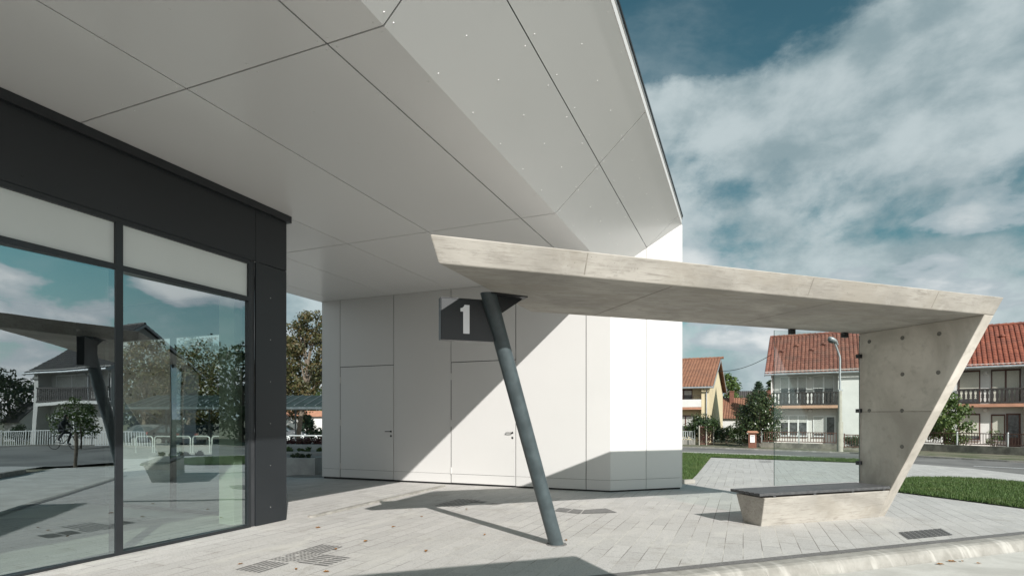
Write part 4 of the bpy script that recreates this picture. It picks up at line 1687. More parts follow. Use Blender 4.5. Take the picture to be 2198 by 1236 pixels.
def house(name, label, org, ex, w, dep, eave, ridge, wall, roof, lx0, lx1, o):
    """two storeys with a recessed balcony bay between lx0 and lx1; local x along the front, y to the back"""
    rz = math.atan2(ex[1], ex[0])
    root = thing(name, label, 'house', org, rz, o.get('group'))
    rec = o.get('rec', 0.78)
    fz = 2.85
    mb = MB()
    mb.box(0, w, rec, dep, -0.3, eave)
    if lx0 > 0.05:
        mb.box(0, lx0, 0, rec, -0.3, eave - 0.02)
    if lx1 < w - 0.05:
        mb.box(lx1, w, 0, rec, -0.3, eave - 0.02)
    mid = (rec * 0 + dep) / 2
    mb.ext([(0.0, 0.02, eave), (0.0, dep, eave), (0.0, mid, ridge - 0.12)], (w, 0, 0))
    mb.build('wall', wall, root)
    ov = 0.38
    sl = (ridge - eave) / mid
    mb = MB()
    tiled_slope(mb, w + 2 * ov, -ov, eave - ov * sl + 0.10, mid, ridge + 0.04, -ov)
    tiled_slope(mb, w + 2 * ov, dep + ov, eave - ov * sl + 0.10, mid, ridge + 0.04, -ov)
    rf = mb.build('roof', roof, root)
    mb = MB()
    x = -ov
    while x < w + ov - 0.05:
        mb.tube([(x, mid, ridge + 0.06), (x + 0.36, mid, ridge + 0.075)], [0.10, 0.12], 8)
        x += 0.36
    mb.build('ridge_tile', roof, rf)
    for y0, z0, y1, z1 in ((-ov, eave - ov * sl + 0.03, mid, ridge - 0.05), (dep + ov, eave - ov * sl + 0.03, mid, ridge - 0.05)):
        for xx in (-ov - 0.03, w + ov):
            mb = MB()
            mb.ext([(xx, y0, z0 - 0.14), (xx + 0.03, y0, z0 - 0.14), (xx + 0.03, y1, z1 - 0.12), (xx, y1, z1 - 0.12)], (0, 0, 0.20))
            mb.build('verge_board', 'zinc', rf)
    mb = MB()
    mb.box(-ov, w + ov, -ov + 0.12, 0.0, eave - 0.06, eave - 0.02)
    mb.build('eaves_soffit', wall, rf)
    mb = MB()
    g = eave - ov * sl + 0.02
    mb.tube([(-ov, -ov - 0.06, g), (w + ov, -ov - 0.06, g)], 0.075, 8)
    gt = mb.build('gutter', 'zinc', root)
    if o.get('pipe') is not None:
        mb = MB()
        px = o['pipe']
        mb.tube([(px, -ov - 0.05, g), (px, -0.08, g - 0.35), (px, -0.08, -0.1)], 0.045, 8)
        mb.build('downpipe', 'zinc', root)
    # balcony
    mb = MB()
    mb.box(lx0 + 0.01, lx1 - 0.01, -0.12, rec - 0.01, fz - 0.20, fz)
    bal = mb.build('balcony', o.get('band', 'terracotta'), root)
    if o.get('parapet'):
        mb = MB()
        mb.box(lx0, lx1, -0.13, -0.07, fz + 0.01, fz + 0.62)
        mb.build('parapet', 'plaster', bal)
        mb = MB()
        mb.tube([(lx0, -0.10, fz + 0.92), (lx1, -0.10, fz + 0.92)], 0.025, 6)
        for i in range(5):
            xx = lx0 + 0.05 + (lx1 - lx0 - 0.1) * i / 4
            mb.tube([(xx, -0.10, fz + 0.62), (xx, -0.10, fz + 0.92)], 0.018, 6)
        mb.build('handrail', 'wood_dark', bal)
    else:
        fret_boards(lx0, lx1, fz + 0.02, fz + 0.95, -0.10).build('railing', 'wood_dark', bal)
    for (x0, x1, z0, z1, lights, shut) in o['win']:
        add_window(root, x0, x1, z0, z1, rec, o['frame'], shut, o.get('shut', 'blind'), lights, z0 < 2.5 and z0 > 0.3)
    if o.get('door'):
        x0, x1, z0, z1 = o['door']
        mb = MB()
        mb.box(x0, x1, rec - 0.06, rec + 0.02, z0, z0 + 0.75)
        mb.box(x0, x0 + 0.09, rec - 0.06, rec + 0.02, z0 + 0.75, z1)
        mb.box(x1 - 0.09, x1, rec - 0.06, rec + 0.02, z0 + 0.75, z1)
        mb.box(x0 + 0.09, x1 - 0.09, rec - 0.06, rec + 0.02, z1 - 0.10, z1)
        dr = mb.build('door', o['frame'], root)
        mb = MB()
        mb.box(x0 + 0.09, x1 - 0.09, rec - 0.03, rec - 0.02, z0 + 0.75, z1 - 0.10)
        mb.build('pane', 'curtain', dr)
        mb = MB()
        mb.tube([(x0 + 0.05, rec - 0.07, z0 + 1.02), (x0 + 0.05, rec - 0.11, z0 + 1.02), (x0 + 0.16, rec - 0.11, z0 + 1.02)], 0.012, 6)
        mb.build('handle', 'black', dr)
    for (x, z) in o.get('lamps', []):
        mb = MB()
        mb.ball((x, rec - 0.12, z), 0.12, 12, 8)
        mb.tube([(x, rec - 0.12, z), (x, rec + 0.02, z)], 0.05, 8)
        mb.build('wall_lamp', 'upvc', root, smooth=True)
    if o.get('step'):
        mb = MB()
        mb.box(lx0 + 0.01, lx1 - 0.01, 0.0, rec - 0.01, -0.28, 0.12)
        mb.build('step', 'terracotta', root)
    for i, xx in enumerate(o.get('vents', [])):
        mb = MB()
        f = 0.55 + 0.13 * (i % 2)
        y = -ov + (mid + ov) * f
        z = eave - ov * sl + 0.13 + (y + ov) * sl
        mb.ball((xx, y, z + 0.03), 0.17, 8, 6, (1, 0.8, 0.6))
        mb.build('vent_tile', roof, rf)
    return root


def build_houses():
    ex2 = (0.872, -0.489)
    o2 = Vector((0.4633 * 41, 41.0, 0))
    o2.z = gz(o2.x, o2.y) - 0.12
    house('terraced_house', 'white house with weathered red roof, white windows and dark fretwork balcony behind the street lamp', o2, ex2, 7.2, 8.2, 5.35, 8.35,
          'plaster', 'tile_red', 0.06, 4.25, dict(win=[(0.55, 2.30, 2.9, 5.02, 3, 0.42), (2.72, 4.02, 2.9, 5.02, 2, 0.45), (0.52, 2.35, 0.62, 2.18, 3, 0.36), (2.70, 3.42, 0.62, 2.12, 1, 0.86)], frame='upvc',
               door=(3.48, 4.12, 0.0, 2.12), lamps=[(2.52, 4.85), (2.52, 2.48)], band='apricot', vents=[0.6, 1.6, 2.6, 3.4], step=True))
    ex3 = (0.80, -0.60)
    o3 = Vector(((1975 - CU) / FPX * 37.0, 37.0, 0))
    o3.z = gz(o3.x, o3.y) - 0.12
    house('terraced_house', 'white house with bright red roof, brown windows and terracotta balcony right of the concrete wall', o3, ex3, 8.2, 8.2, 5.35, 8.15,
          'plaster', 'tile_bright', 1.90, 5.12, dict(win=[(2.0, 3.10, 2.9, 5.02, 1, 0.86), (3.62, 5.02, 2.9, 5.02, 2, 0.95), (2.0, 3.10, 0.55, 2.25, 1, 0.84), (3.62, 4.30, 0.55, 2.2, 1, 0.82)], frame='wood_brown', shut='blind_cream',
               door=(4.34, 5.02, 0.0, 2.25), lamps=[(3.36, 4.80), (3.36, 2.46)], band='terracotta', vents=[2.6, 4.3, 5.6], step=True, pipe=7.9))
    # yellow house with its gable towards us
    exy = (0.904, -0.428)
    c = Vector(((1521 - CU) / FPX * 45.0, 45.0, 0))
    w = 8.0
    oy = c - Vector((exy[0], exy[1], 0)) * w
    oy.z = gz(c.x, c.y) - 0.12
    house('gabled_house', 'yellow house with orange tiled roof and a plain yellow gable next to the white block', oy, exy, w, 13.0, 4.55, 7.35,
          'plaster_yellow', 'tile_orange', w - 3.0, w - 0.55, dict(win=[(w - 2.75, w - 1.35, 3.0, 4.35, 2, 0.35), (w - 2.6, w - 1.2, 0.7, 2.2, 2, 0.6)], frame='wood_brown', parapet=True, pipe=w - 0.15))
    # low house with dark roof and one with orange roof in the gap behind
    for (nm, lb, u, y, w, e, r, wall, roof, exx, d) in (
            ('bungalow', 'far white house with dark grey roof between the conifer and the yellow gable', 1566, 78, 5.0, 4.3, 6.2, 'plaster', 'tile_dark', (0.93, -0.36), 6),
            ('bungalow', 'low orange roofed house glimpsed between the yellow gable and the round tree', 1548, 60, 5.6, 2.2, 4.4, 'plaster', 'tile_orange', (0.9, -0.43), 6)):
        org = at(u, y)
        rz = math.atan2(exx[1], exx[0])
        root = thing(nm, lb, 'house', org, rz)
        mb = MB()
        mb.box(0, w, 0, d, -0.2, e)
        mb.ext([(0, 0, e), (0, d, e), (0, d / 2, r - 0.1)], (w, 0, 0))
        mb.build('wall', wall, root)
        mb = MB()
        s = (r - e) / (d / 2)
        tiled_slope(mb, w + 0.6, -0.3, e - 0.3 * s + 0.1, d / 2, r, -0.3)
        tiled_slope(mb, w + 0.6, d + 0.3, e - 0.3 * s + 0.1, d / 2, r, -0.3)
        rf = mb.build('roof', roof, root)
        if e < 3:
            for k, cx in enumerate((0.9, w - 1.0)):
                mb = MB()
                mb.box(cx - 0.22, cx + 0.22, d / 2 - 0.9, d / 2 - 0.45, r - 1.1, r + 0.65)
                mb.box(cx - 0.26, cx + 0.26, d / 2 - 0.94, d / 2 - 0.41, r + 0.65, r + 0.73)
                mb.build('chimney', 'brickred', rf)
        add_window(root, w * 0.55, w * 0.8, e - 1.6, e - 0.5, 0.0, 'upvc', 0, 'blind', 2, False, 'pane')
    # house that is only mirrored in the left pane: its front runs across the view of the mirror
    pr = M(240, 34.2)
    pl = M(70, 38.0)
    d = (pl - pr)
    W = d.length
    d.normalize()
    org = Vector((pr.x, pr.y, gz(pr.x, pr.y) - 0.15))
    house('balcony_house', 'grey two storey house with long dark balcony, mirrored in the left window pane', org, (d.x, d.y), W, 8.0, 5.0, 7.9,
          'plaster_grey', 'tile_dark', 0.06, W - 0.5, dict(win=[(0.5, 1.6, 2.9, 4.7, 2, 0.2), (2.2, 2.9, 2.9, 4.7, 1, 0.0), (3.5, W - 1.2, 2.9, 4.7, 2, 0.5), (3.2, W - 1.2, 0.6, 2.2, 2, 0.3)], frame='upvc', band='plaster', pipe=2.0))
    sh = M(42, 47)
    root = thing('garden_shed', 'small white gabled outbuilding mirrored at the far left of the window', 'shed', (sh.x, sh.y, gz(sh.x, sh.y) - 0.17), AROT + R(90))
    mb = MB()
    mb.ext([(-1.2, 0, -0.1), (1.2, 0, -0.1), (1.2, 0, 1.7), (0, 0, 3.1), (-1.2, 0, 1.7)], (0, 3, 0))
    mb.build('wall', 'plaster', root)
    mb = MB()
    for s in (-1, 1):
        mb.ext([(0, -0.15, 3.12), (s * 1.4, -0.15, 1.50), (s * 1.4, -0.15, 1.58), (0, -0.15, 3.22)], (0, 3.3, 0))
    mb.build('roof', 'tile_dark', root)


build_houses()


def fence(name, label, a, b, h, matp, plinth=0.35, pitch=0.13, bar=0.022, posts=2.0, postmat=None, plmat='dirt'):
    a, b = Vector((a[0], a[1], 0)), Vector((b[0], b[1], 0))
    d = b - a
    ln = d.length
    rz = math.atan2(d.y, d.x)
    za, zb = gz(a.x, a.y) - 0.16, gz(b.x, b.y) - 0.16
    root = thing(name, label, 'fence', (a.x, a.y, za), rz)
    dz = (zb - za) / ln
    if plinth:
        mb = MB()
        mb.ext([(0, -0.10, -0.2), (ln, -0.10, -0.2 + dz * ln), (ln, -0.10, plinth + dz * ln), (0, -0.10, plinth)], (0, 0.2, 0))
        mb.build('plinth', plmat, root, bevel=0.01)
    n = max(1, round(ln / posts))
    seg = ln / n
    z0 = plinth + 0.06
    for i in range(n + 1):
        x = min(ln - 0.03, max(0.03, seg * i))
        mb = MB()
        mb.box(x - 0.03, x + 0.03, -0.03, 0.03, plinth - 0.05 + dz * x, h + 0.06 + dz * x)
        mb.build('post', postmat or matp, root)
    for i in range(n):
        x0, x1 = seg * i + 0.05, seg * (i + 1) - 0.05
        mb = MB()
        zz = dz * (x0 + x1) / 2
        mb.box(x0, x1, -0.018, 0.018, z0 + zz, z0 + 0.05 + zz)
        mb.box(x0, x1, -0.018, 0.018, h - 0.05 + zz, h + zz)
        k = int((x1 - x0) / pitch)
        for j in range(1, k):
            x = x0 + (x1 - x0) * j / k
            mb.box(x - bar / 2, x + bar / 2, -0.010, 0.010, z0 + 0.05 + zz, h - 0.05 + zz)
        mb.build('panel', matp, root)
    return root


def build_street():
    # garden fences
    fence('garden_fence', 'brown picket railing on a dirty plinth in front of the white house with white windows', at(1634, 37.6)[:2], at(1803, 34.4)[:2], 1.05, 'rust', 0.34, 0.15, 0.035, 2.1, 'galv')
    fence('garden_fence', 'dark railing beside the clipped shrub right of the street lamp', at(1811, 34.2)[:2], at(1850, 33.6)[:2], 0.95, 'rust', 0.12, 0.13, 0.02, 2.2)
    fence('garden_fence', 'brown picket railing on an old plinth in front of the house with brown windows', at(1960, 34.2)[:2], at(2290, 27.5)[:2], 1.12, 'rust', 0.42, 0.13, 0.022, 2.1, 'upvc')
    fence('picket_fence', 'pale picket fence on a concrete base in front of the yellow house', at(1405, 43)[:2], at(1492, 41.5)[:2], 1.0, 'galv', 0.35, 0.16, 0.07, 2.2, None, 'kerb')
    fence('garden_fence', 'dark mesh fence with pale posts beside the driveway', at(1500, 40.5)[:2], at(1532, 41.2)[:2], 1.35, 'rust', 0.0, 0.10, 0.012, 0.75, 'pole')
    fence('garden_fence', 'brown picket railing right behind the red brick letterbox pillar', at(1594, 39.2)[:2], at(1632, 38.0)[:2], 1.05, 'rust', 0.25, 0.15, 0.04, 1.3)
    # white fence in the mirror
    fence('white_fence', 'white bar fence along the street, mirrored in the left window pane', M(-60, 35)[:2], M(238, 34)[:2], 1.0, 'white_paint', 0.0, 0.16, 0.045, 2.0)
    fence('white_fence', 'white bar fence mirrored low in the dark strip of the right window pane', M(262, 34)[:2], M(335, 34)[:2], 1.0, 'white_paint', 0.0, 0.16, 0.045, 2.0)
    # brick letterbox pillar
    g = at(1615, 36.6)
    root = thing('letterbox_pillar', 'short red brick pillar with a white letterbox at the driveway', 'pillar', g, R(-22))
    mb = MB()
    mb.box(-0.24, 0.24, -0.2, 0.2, -0.1, 0.98)
    mb.build('brick_shaft', 'brickred', root)
    mb = MB()
    mb.ext([(-0.36, -0.3, 0.98), (0.36, -0.3, 0.98), (0.36, 0.3, 0.98), (-0.36, 0.3, 0.98)], (0, 0, 0.07))
    mb.box(-0.30, 0.30, -0.25, 0.25, 1.05, 1.11)
    mb.build('cap', 'terracotta', root)
    mb = MB()
    mb.box(-0.14, 0.14, -0.235, -0.201, 0.36, 0.84)
    lb = mb.build('letterbox', 'upvc', root)
    mb = MB()
    mb.box(-0.10, 0.10, -0.239, -0.2355, 0.74, 0.77)
    mb.build('slot', 'black', lb)
    # street lamp
    g = at(1803, 30.2)
    root = thing('street_lamp', 'tall concrete street lamp with curved grey arm in front of the white house', 'street lamp', g, 0)
    zp = lambda v: EYE + (HV - v) / FPX * 30.2 - g.z
    mb = MB()
    mb.tube([(0, 0, -0.2), (0, 0, zp(905))], [0.155, 0.145], 10)
    mb.tube([(0, 0, zp(905)), (0, 0, zp(838))], [0.105, 0.09], 10)
    mb.build('pole', 'pole', root, smooth=True)
    mb = MB()
    mb.tube([(0, 0, zp(838)), (0, 0, zp(836)), (0.0, 0, zp(770)), (-0.02, 0, zp(764)), (-0.09, 0.0, zp(756)), (-0.33, -0.1, zp(737))], [0.055, 0.05, 0.05, 0.05, 0.05, 0.048], 10)
    mb.box(-0.10, 0.13, -0.07, 0.07, zp(838) - 0.04, zp(838) + 0.06)
    mb.build('arm', 'zinc', root, smooth=True)
    hd = MB()
    c = Vector((-0.50, -0.18, zp(730.5)))
    hd.ball((0, 0, 0), 0.30, 14, 8, (1.0, 0.62, 0.42))
    hd.tube([(0.2, 0, 0.02), (0.42, 0, -0.06)], [0.10, 0.05], 10)
    h = hd.build('lamp_head', 'zinc', root, smooth=True)
    h.location = c
    h.rotation_euler = (R(8), R(28), R(15))
    gl = MB()
    gl.ball((-0.06, 0, -0.09), 0.21, 12, 8, (1.0, 0.75, 0.5))
    gl.build('lamp_glass', 'pane', h, smooth=True)
    # overhead cable between the houses
    a = P(1541, 796.5, 47)
    b = P(1657, 760, 41.2)
    mb = MB()
    pts = []
    for i in range(15):
        t = i / 14
        p = a.lerp(b, t)
        p.z -= 0.35 * 4 * t * (1 - t)
        pts.append(p)
    mb.tube(pts, 0.022, 5)
    tag(mb.build('overhead_cable', 'black'), 'thin black overhead cable sagging between the yellow gable and the red roof', 'cable')
    # mirrored bits: stake, cyclist handled below
    p = M(163, 19.2)
    root = thing('wooden_post', 'single wooden post at the lawn edge, mirrored in the left pane', 'post', (p.x, p.y, gz(p.x, p.y)))
    mb = MB()
    mb.tube([(0, 0, -0.1), (0, 0, 1.0), (0, 0, 1.03)], [0.055, 0.05, 0.03], 9)
    mb.build('shaft', 'bark', root)
    # small concrete gully at the foot of the white block's corner
    c = G(1470, 1037)
    root = thing('drain_gully', 'little pale concrete gully at the foot of the white block corner', 'drain', c, LROT)
    mb = MB()
    mb.box(-0.12, 0.26, -0.06, 0.0, 0.0, 0.10)
    mb.box(-0.12, 0.26, 0.5, 0.56, 0.0, 0.10)
    mb.box(-0.12, 0.26, 0.0, 0.5, 0.0, 0.03)
    mb.build('channel', 'kerb', root)
    mb = MB()
    mb.box(-0.10, 0.24, 0.01, 0.49, 0.031, 0.05)
    mb.build('gravel_fill', 'gravel', root)


build_street()


def build_plants():
    # street side
    tree('round_tree', 'round dark glossy tree in front of the white house with white windows', 'tree', at(1630, 38.6), 3.5, 2.1, 'leaf_magnolia', 7500, 0.085, 11, 0.07, 0.10, 30, (0, 0), 0.8)
    bush('garden_bush', 'big dark bush in front of the yellow house', 'bush', at(1512, 42.2), 1.55, 2.55, 'leaf_dark', 4200, 0.085, 5, 16)
    bush('garden_bush', 'pale green climber at the left end of the pale picket fence', 'bush', at(1470, 42.5), 0.5, 2.0, 'leaf_green', 700, 0.07, 8, 6)
    conifer('conifer', 'dark pointed conifer rising behind the round tree', at(1628, 58), 5.8, 1.75, 5200, 3)
    tree('broad_tree', 'tall light green tree behind the yellow gable', 'tree', at(1562, 76), 8.2, 2.4, 'leaf_green', 2200, 0.2, 21, 0.16, 0.3, 16)
    tree('broad_tree', 'dark tree peeping out left of the weathered red roof', 'tree', at(1655, 62), 6.2, 1.4, 'leaf_dark', 1200, 0.15, 22, 0.14, 0.3, 10)
    tree('garden_tree', 'small bright tree with big leaves behind the leaning concrete wall', 'tree', at(2026, 33.4), 3.5, 1.45, 'leaf_green', 4600, 0.09, 23, 0.05, 0.22, 22)
    bush('garden_bush', 'low leafy bush under the small bright tree behind the railing', 'bush', at(2050, 33.2), 0.75, 1.35, 'leaf_green', 1100, 0.06, 24, 8)
    bush('rose_bush', 'thin straggly rose bush in front of the brown window', 'bush', at(2133, 31.6), 0.42, 1.9, 'leaf_green', 260, 0.05, 25, 7)
    bush('garden_bush', 'small clipped shrub at the foot of the white wall right of the street lamp', 'bush', at(1832, 35.2), 0.75, 1.1, 'leaf_dark', 1300, 0.05, 26, 9)
    for i, (u, y, r, h, m) in enumerate(((1560, 43.5, 0.8, 1.7, 'leaf_dark'), (1575, 46, 0.7, 2.0, 'leaf_green'), (1598, 47, 0.8, 2.2, 'leaf_dark'))):
        bush('hedge_shrub', ('dark ragged shrub beside the driveway fence', 'lighter shrub further up the driveway', 'tall dark shrub at the end of the driveway')[i], 'bush', at(u, y), r, h, m, 900, 0.075, 40 + i, 8)
    bush('flower_bush', 'reddish flowering bush behind the mesh fence posts', 'bush', at(1507, 41.6), 0.4, 1.2, 'leaf_red', 260, 0.06, 47, 6)
    # behind the pavilion, seen through the gap and the right hand pane
    tree('autumn_tree', 'tall brownish tree with leaning trunk in the gap left of the white block', 'tree', at(636, 38), 9.2, 2.5, 'leaf_autumn', 9500, 0.105, 31, 0.15, 0.3, 26, (0.9, 0.4), 0.8)
    tree('autumn_tree', 'yellowing tree at the left edge of the gap beside the dark corner', 'tree', at(606, 44), 8.3, 2.6, 'leaf_autumn', 7000, 0.115, 32, 0.17, 0.26, 20)
    tree('autumn_tree', 'dense tree seen through the right hand side of the window', 'tree', at(505, 46), 7.4, 3.4, 'leaf_autumn', 7500, 0.12, 33, 0.18, 0.26, 22)
    tree('autumn_tree', 'broad tree seen through the middle of the right window pane', 'tree', at(405, 50), 8.8, 3.6, 'leaf_autumn', 7500, 0.13, 34, 0.18, 0.26, 22)
    tree('autumn_tree', 'broad tree seen through the left side of the right window pane', 'tree', at(310, 52), 9.4, 3.8, 'leaf_autumn', 7000, 0.14, 35, 0.18, 0.26, 22)
    tree('dark_tree', 'dark green tree low behind the parked cars in the right pane', 'tree', at(455, 56), 6.5, 3.6, 'leaf_dark', 2600, 0.2, 36, 0.2, 0.1, 18)
    tree('dark_tree', 'dark green tree behind the left end of the long rack shelter', 'tree', at(318, 57), 5.2, 3.4, 'leaf_dark', 2600, 0.2, 90, 0.2, 0.06, 18)
    tree('dark_tree', 'dark green tree behind the middle of the long rack shelter', 'tree', at(385, 58), 5.6, 3.4, 'leaf_dark', 2600, 0.2, 91, 0.2, 0.06, 18)
    tree('dark_tree', 'dark green tree filling the gap behind the pale column in the window', 'tree', at(535, 57), 5.4, 3.4, 'leaf_dark', 2600, 0.2, 92, 0.2, 0.06, 18)
    tree('dark_tree', 'dark green tree behind the flat roofed building in the gap', 'tree', at(676, 60), 7.2, 3.0, 'leaf_dark', 2200, 0.2, 37, 0.2, 0.1, 18)
    conifer('clipped_cypress', 'small dense cypress beside the pale building in the gap', at(659, 45), 2.1, 0.95, 3200, 38)
    bush('garden_bush', 'dark bush right of the cypress in the gap', 'bush', at(690, 46), 1.0, 1.7, 'leaf_dark', 900, 0.1, 39, 8)
    # mirrored ones
    for i, (u, y, h, r, m, n) in enumerate(((20, 46, 5.2, 2.4, 'leaf_dark', 1800), (-40, 44, 6.2, 2.6, 'leaf_dark', 1800), (75, 55, 5.5, 2.0, 'leaf_dark', 1200))):
        p = M(u, y)
        tree('street_tree', ('dark tree beside the outbuilding, mirrored at the left edge', 'larger dark tree mirrored at the very left of the window', 'thin dark tree behind the mirrored grey house')[i], 'tree', (p.x, p.y, gz(p.x, p.y) - 0.17), h, r, m, n, 0.15, 50 + i, 0.14, 0.25, 14)
    for i, (u, y, h, r) in enumerate(((285, 44, 6.8, 3.0), (335, 47, 8.2, 3.4), (392, 45, 7.4, 3.0), (450, 48, 8.4, 3.5), (520, 46, 7.6, 3.2))):  # trees added out of view to darken the right pane's reflection
        p = M(u, y)
        tree('added_tree', ('added dark tree mirrored beside the central window post', 'taller added dark tree mirrored left in the right window pane', 'rounded added dark tree mirrored in the middle of the right window pane', 'tallest added dark tree mirrored in the right window pane', 'added dark tree mirrored at the right end of the right window pane')[i], 'tree', (p.x, p.y, gz(p.x, p.y) - 0.17), h, r, 'leaf_dark', 2600, 0.17, 80 + i, 0.18, 0.12, 18)
    p = M(172, 31)
    tree('weeping_tree', 'young light green weeping tree mirrored in front of the grey house', 'tree', (p.x, p.y, gz(p.x, p.y) - 0.1), 2.7, 1.5, 'leaf_green', 1500, 0.08, 61, 0.04, 0.3, 14)
    p = M(40, 40)
    bush('garden_bush', 'dark round bush before the mirrored white outbuilding', 'bush', (p.x, p.y, gz(p.x, p.y) - 0.17), 0.9, 1.6, 'leaf_dark', 900, 0.09, 62, 8)


build_plants()


# ------------------------------------------------------------------ behind the pavilion: planters, racks, shelter roof, cars
def planter(label, c, rz, w, d, h, leafmat, n, ph, seed):
    root = thing('planter', label, 'planter', c, rz, None)
    t = 0.10
    mb = MB()
    mb.box(0, w, 0, t, -0.1, h)
    mb.box(0, w, d - t, d, -0.1, h)
    mb.box(0, t, t, d - t, -0.1, h)
    mb.box(w - t, w, t, d - t, -0.1, h)
    mb.build('box', 'planter', root, bevel=0.006)
    mb = MB()
    mb.box(t, w - t, t, d - t, 0, h - 0.06)
    mb.build('soil', 'turf', root)
    rnd = random.Random(seed)
    lb = MB()
    blobs = []
    k = int(w / 0.35)
    for i in range(k):
        for j in range(max(1, int(d / 0.4))):
            blobs.append((Vector((0.2 + (w - 0.4) * (i + rnd.random()) / k, 0.2 + (d - 0.4) * rnd.random(), h + ph * 0.3)), ph * rnd.uniform(0.5, 0.9), 0.9))
    leaves(lb, blobs, n, 0.045, rnd, 0.3)
    lb.build('planting', leafmat, root)
    return root


def build_back():
    rz = LROT * 0 + R(-3)
    for lab, u, y, w, h, lm, n, ph, sd in (
            ('lowest grey planter with sparse dark plants in the gap', 680, 16.0, 2.6, 0.48, 'leaf_dark', 1100, 0.10, 71),
            ('middle grey planter with yellow green plants behind the lowest one', 695, 17.1, 3.2, 0.60, 'leaf_green', 1100, 0.11, 72),
            ('hindmost grey planter filled with dark red plants', 705, 18.2, 3.8, 0.78, 'leaf_red', 2600, 0.22, 73)):
        g = at(u, y, 0)
        planter(lab, (g.x - w, g.y, g.z), rz, w, 0.95, h, lm, n, ph, sd)
    struct(sheet('gravel', gp((600, 1023), (693, 1024.5), (700, 1008), (684, 1014), (630, 1019)), 'gravel', 0.006))
    g2 = at(318, 17.6, 0)
    planter('grey planter with low green plants seen through the right window pane', g2, R(4), 1.72, 0.8, 0.42, 'leaf_dark', 800, 0.12, 74)
    # gravel strip at the foot of the block
    # bicycle racks
    us = [292, 332, 373, 414, 455, 497, 540, 585, 617, 646, 676, 706]
    for i, u in enumerate(us):
        p = at(u, 27.6 if i < 8 else 29, 0)
        if i == 0:
            proto = thing('bike_rack', 'bent pipe bicycle rack in the row behind the planters', 'bike rack', p, R(-4), 'bicycle racks in a row')
            mb = MB()
            W, H, r = 0.86, 0.80, 0.13
            pts = [(0, 0, -0.05), (0, 0, H - r)]
            for k in range(1, 6):
                a = math.pi / 2 * k / 5
                pts.append((r - r * math.cos(a), 0, H - r + r * math.sin(a)))
            for k in range(0, 6):
                a = math.pi / 2 * k / 5
                pts.append((W - r + r * math.sin(a), 0, H - r + r * math.cos(a)))
            pts.append((W, 0, -0.05))
            mb.tube(pts, 0.034, 8)
            mb.build('hoop', 'galv', proto, smooth=True)
            mb = MB()
            mb.tube([(0, 0, 0.0), (0, 0, 0.015)], 0.08, 10)
            mb.tube([(W, 0, 0.0), (W, 0, 0.015)], 0.08, 10)
            mb.build('foot_plate', 'galv', proto)
        else:
            c = copy_tree(proto)
            c.location = p
    # long lean-to roof over the racks
    y = 33.0
    a = at(270, y, 0)
    b = at(716, y, 0)
    w = b.x - a.x
    root = thing('cycle_shelter', 'long low shelter with ribbed dark green roof behind the bicycle racks', 'shelter', (a.x, a.y, a.z), 0)
    zf, zr = 2.18 - a.z, 2.92 - a.z
    mb = MB()
    mb.ext([(0, 0, zf), (w, 0, zf), (w, 3.0, zr), (0, 3.0, zr)], (0, 0, 0.04))
    mb.build('roof_sheet', 'shed_roof', root)
    mb = MB()
    x = 0.0
    while x < w:
        mb.ext([(x, -0.02, zf + 0.045), (x + 0.07, -0.02, zf + 0.045), (x + 0.07, 3.0, zr + 0.045), (x, 3.0, zr + 0.045)], (0, 0, 0.05))
        x += 0.62
    mb.build('roof_rib', 'steel', root)
    mb = MB()
    mb.tube([(0, 0.0, zf - 0.10), (w, 0.0, zf - 0.10)], 0.09, 10)
    mb.build('front_beam', 'steel', root, smooth=True)
    for i in range(5):
        x = 0.6 + (w - 1.2) * i / 4
        mb = MB()
        mb.tube([(x, 2.9, -0.1), (x, 2.9, zr)], 0.06, 8)
        mb.tube([(x, 2.85, 1.4), (x, 0.1, zf - 0.05)], 0.035, 6)
        mb.build('post', 'steel', root)
    # pale flat building with red band
    c = at(585, 54)
    root = thing('flat_building', 'pale low building with a red brown roof band behind the trees in the gap', 'building', c, 0)
    mb = MB()
    mb.box(0, 7.5, 0, 6, -0.2, 2.2)
    mb.build('wall', 'plaster', root)
    mb = MB()
    mb.box(-0.3, 7.8, -0.3, 6.3, 2.2, 2.75)
    mb.build('roof_band', 'terracotta', root)
    # cars
    car('parked_car', 'dark navy hatchback seen from behind through the right window pane', 'car_navy', at(443, 38.5, -0.14), R(86))
    car('parked_car', 'black car side on left of the navy hatchback through the window', 'car_black', at(393, 41, -0.14), R(10))
    car('parked_car', 'dark grey car furthest left through the right window pane', 'car_grey', at(340, 42, -0.14), R(8))
    car('parked_car', 'grey car right of the navy hatchback through the window', 'car_grey', at(486, 41, -0.14), R(-12))
    car('parked_car', 'silver car cut off by the dark corner in the gap', 'car_silver', at(600, 44, -0.14), R(10))


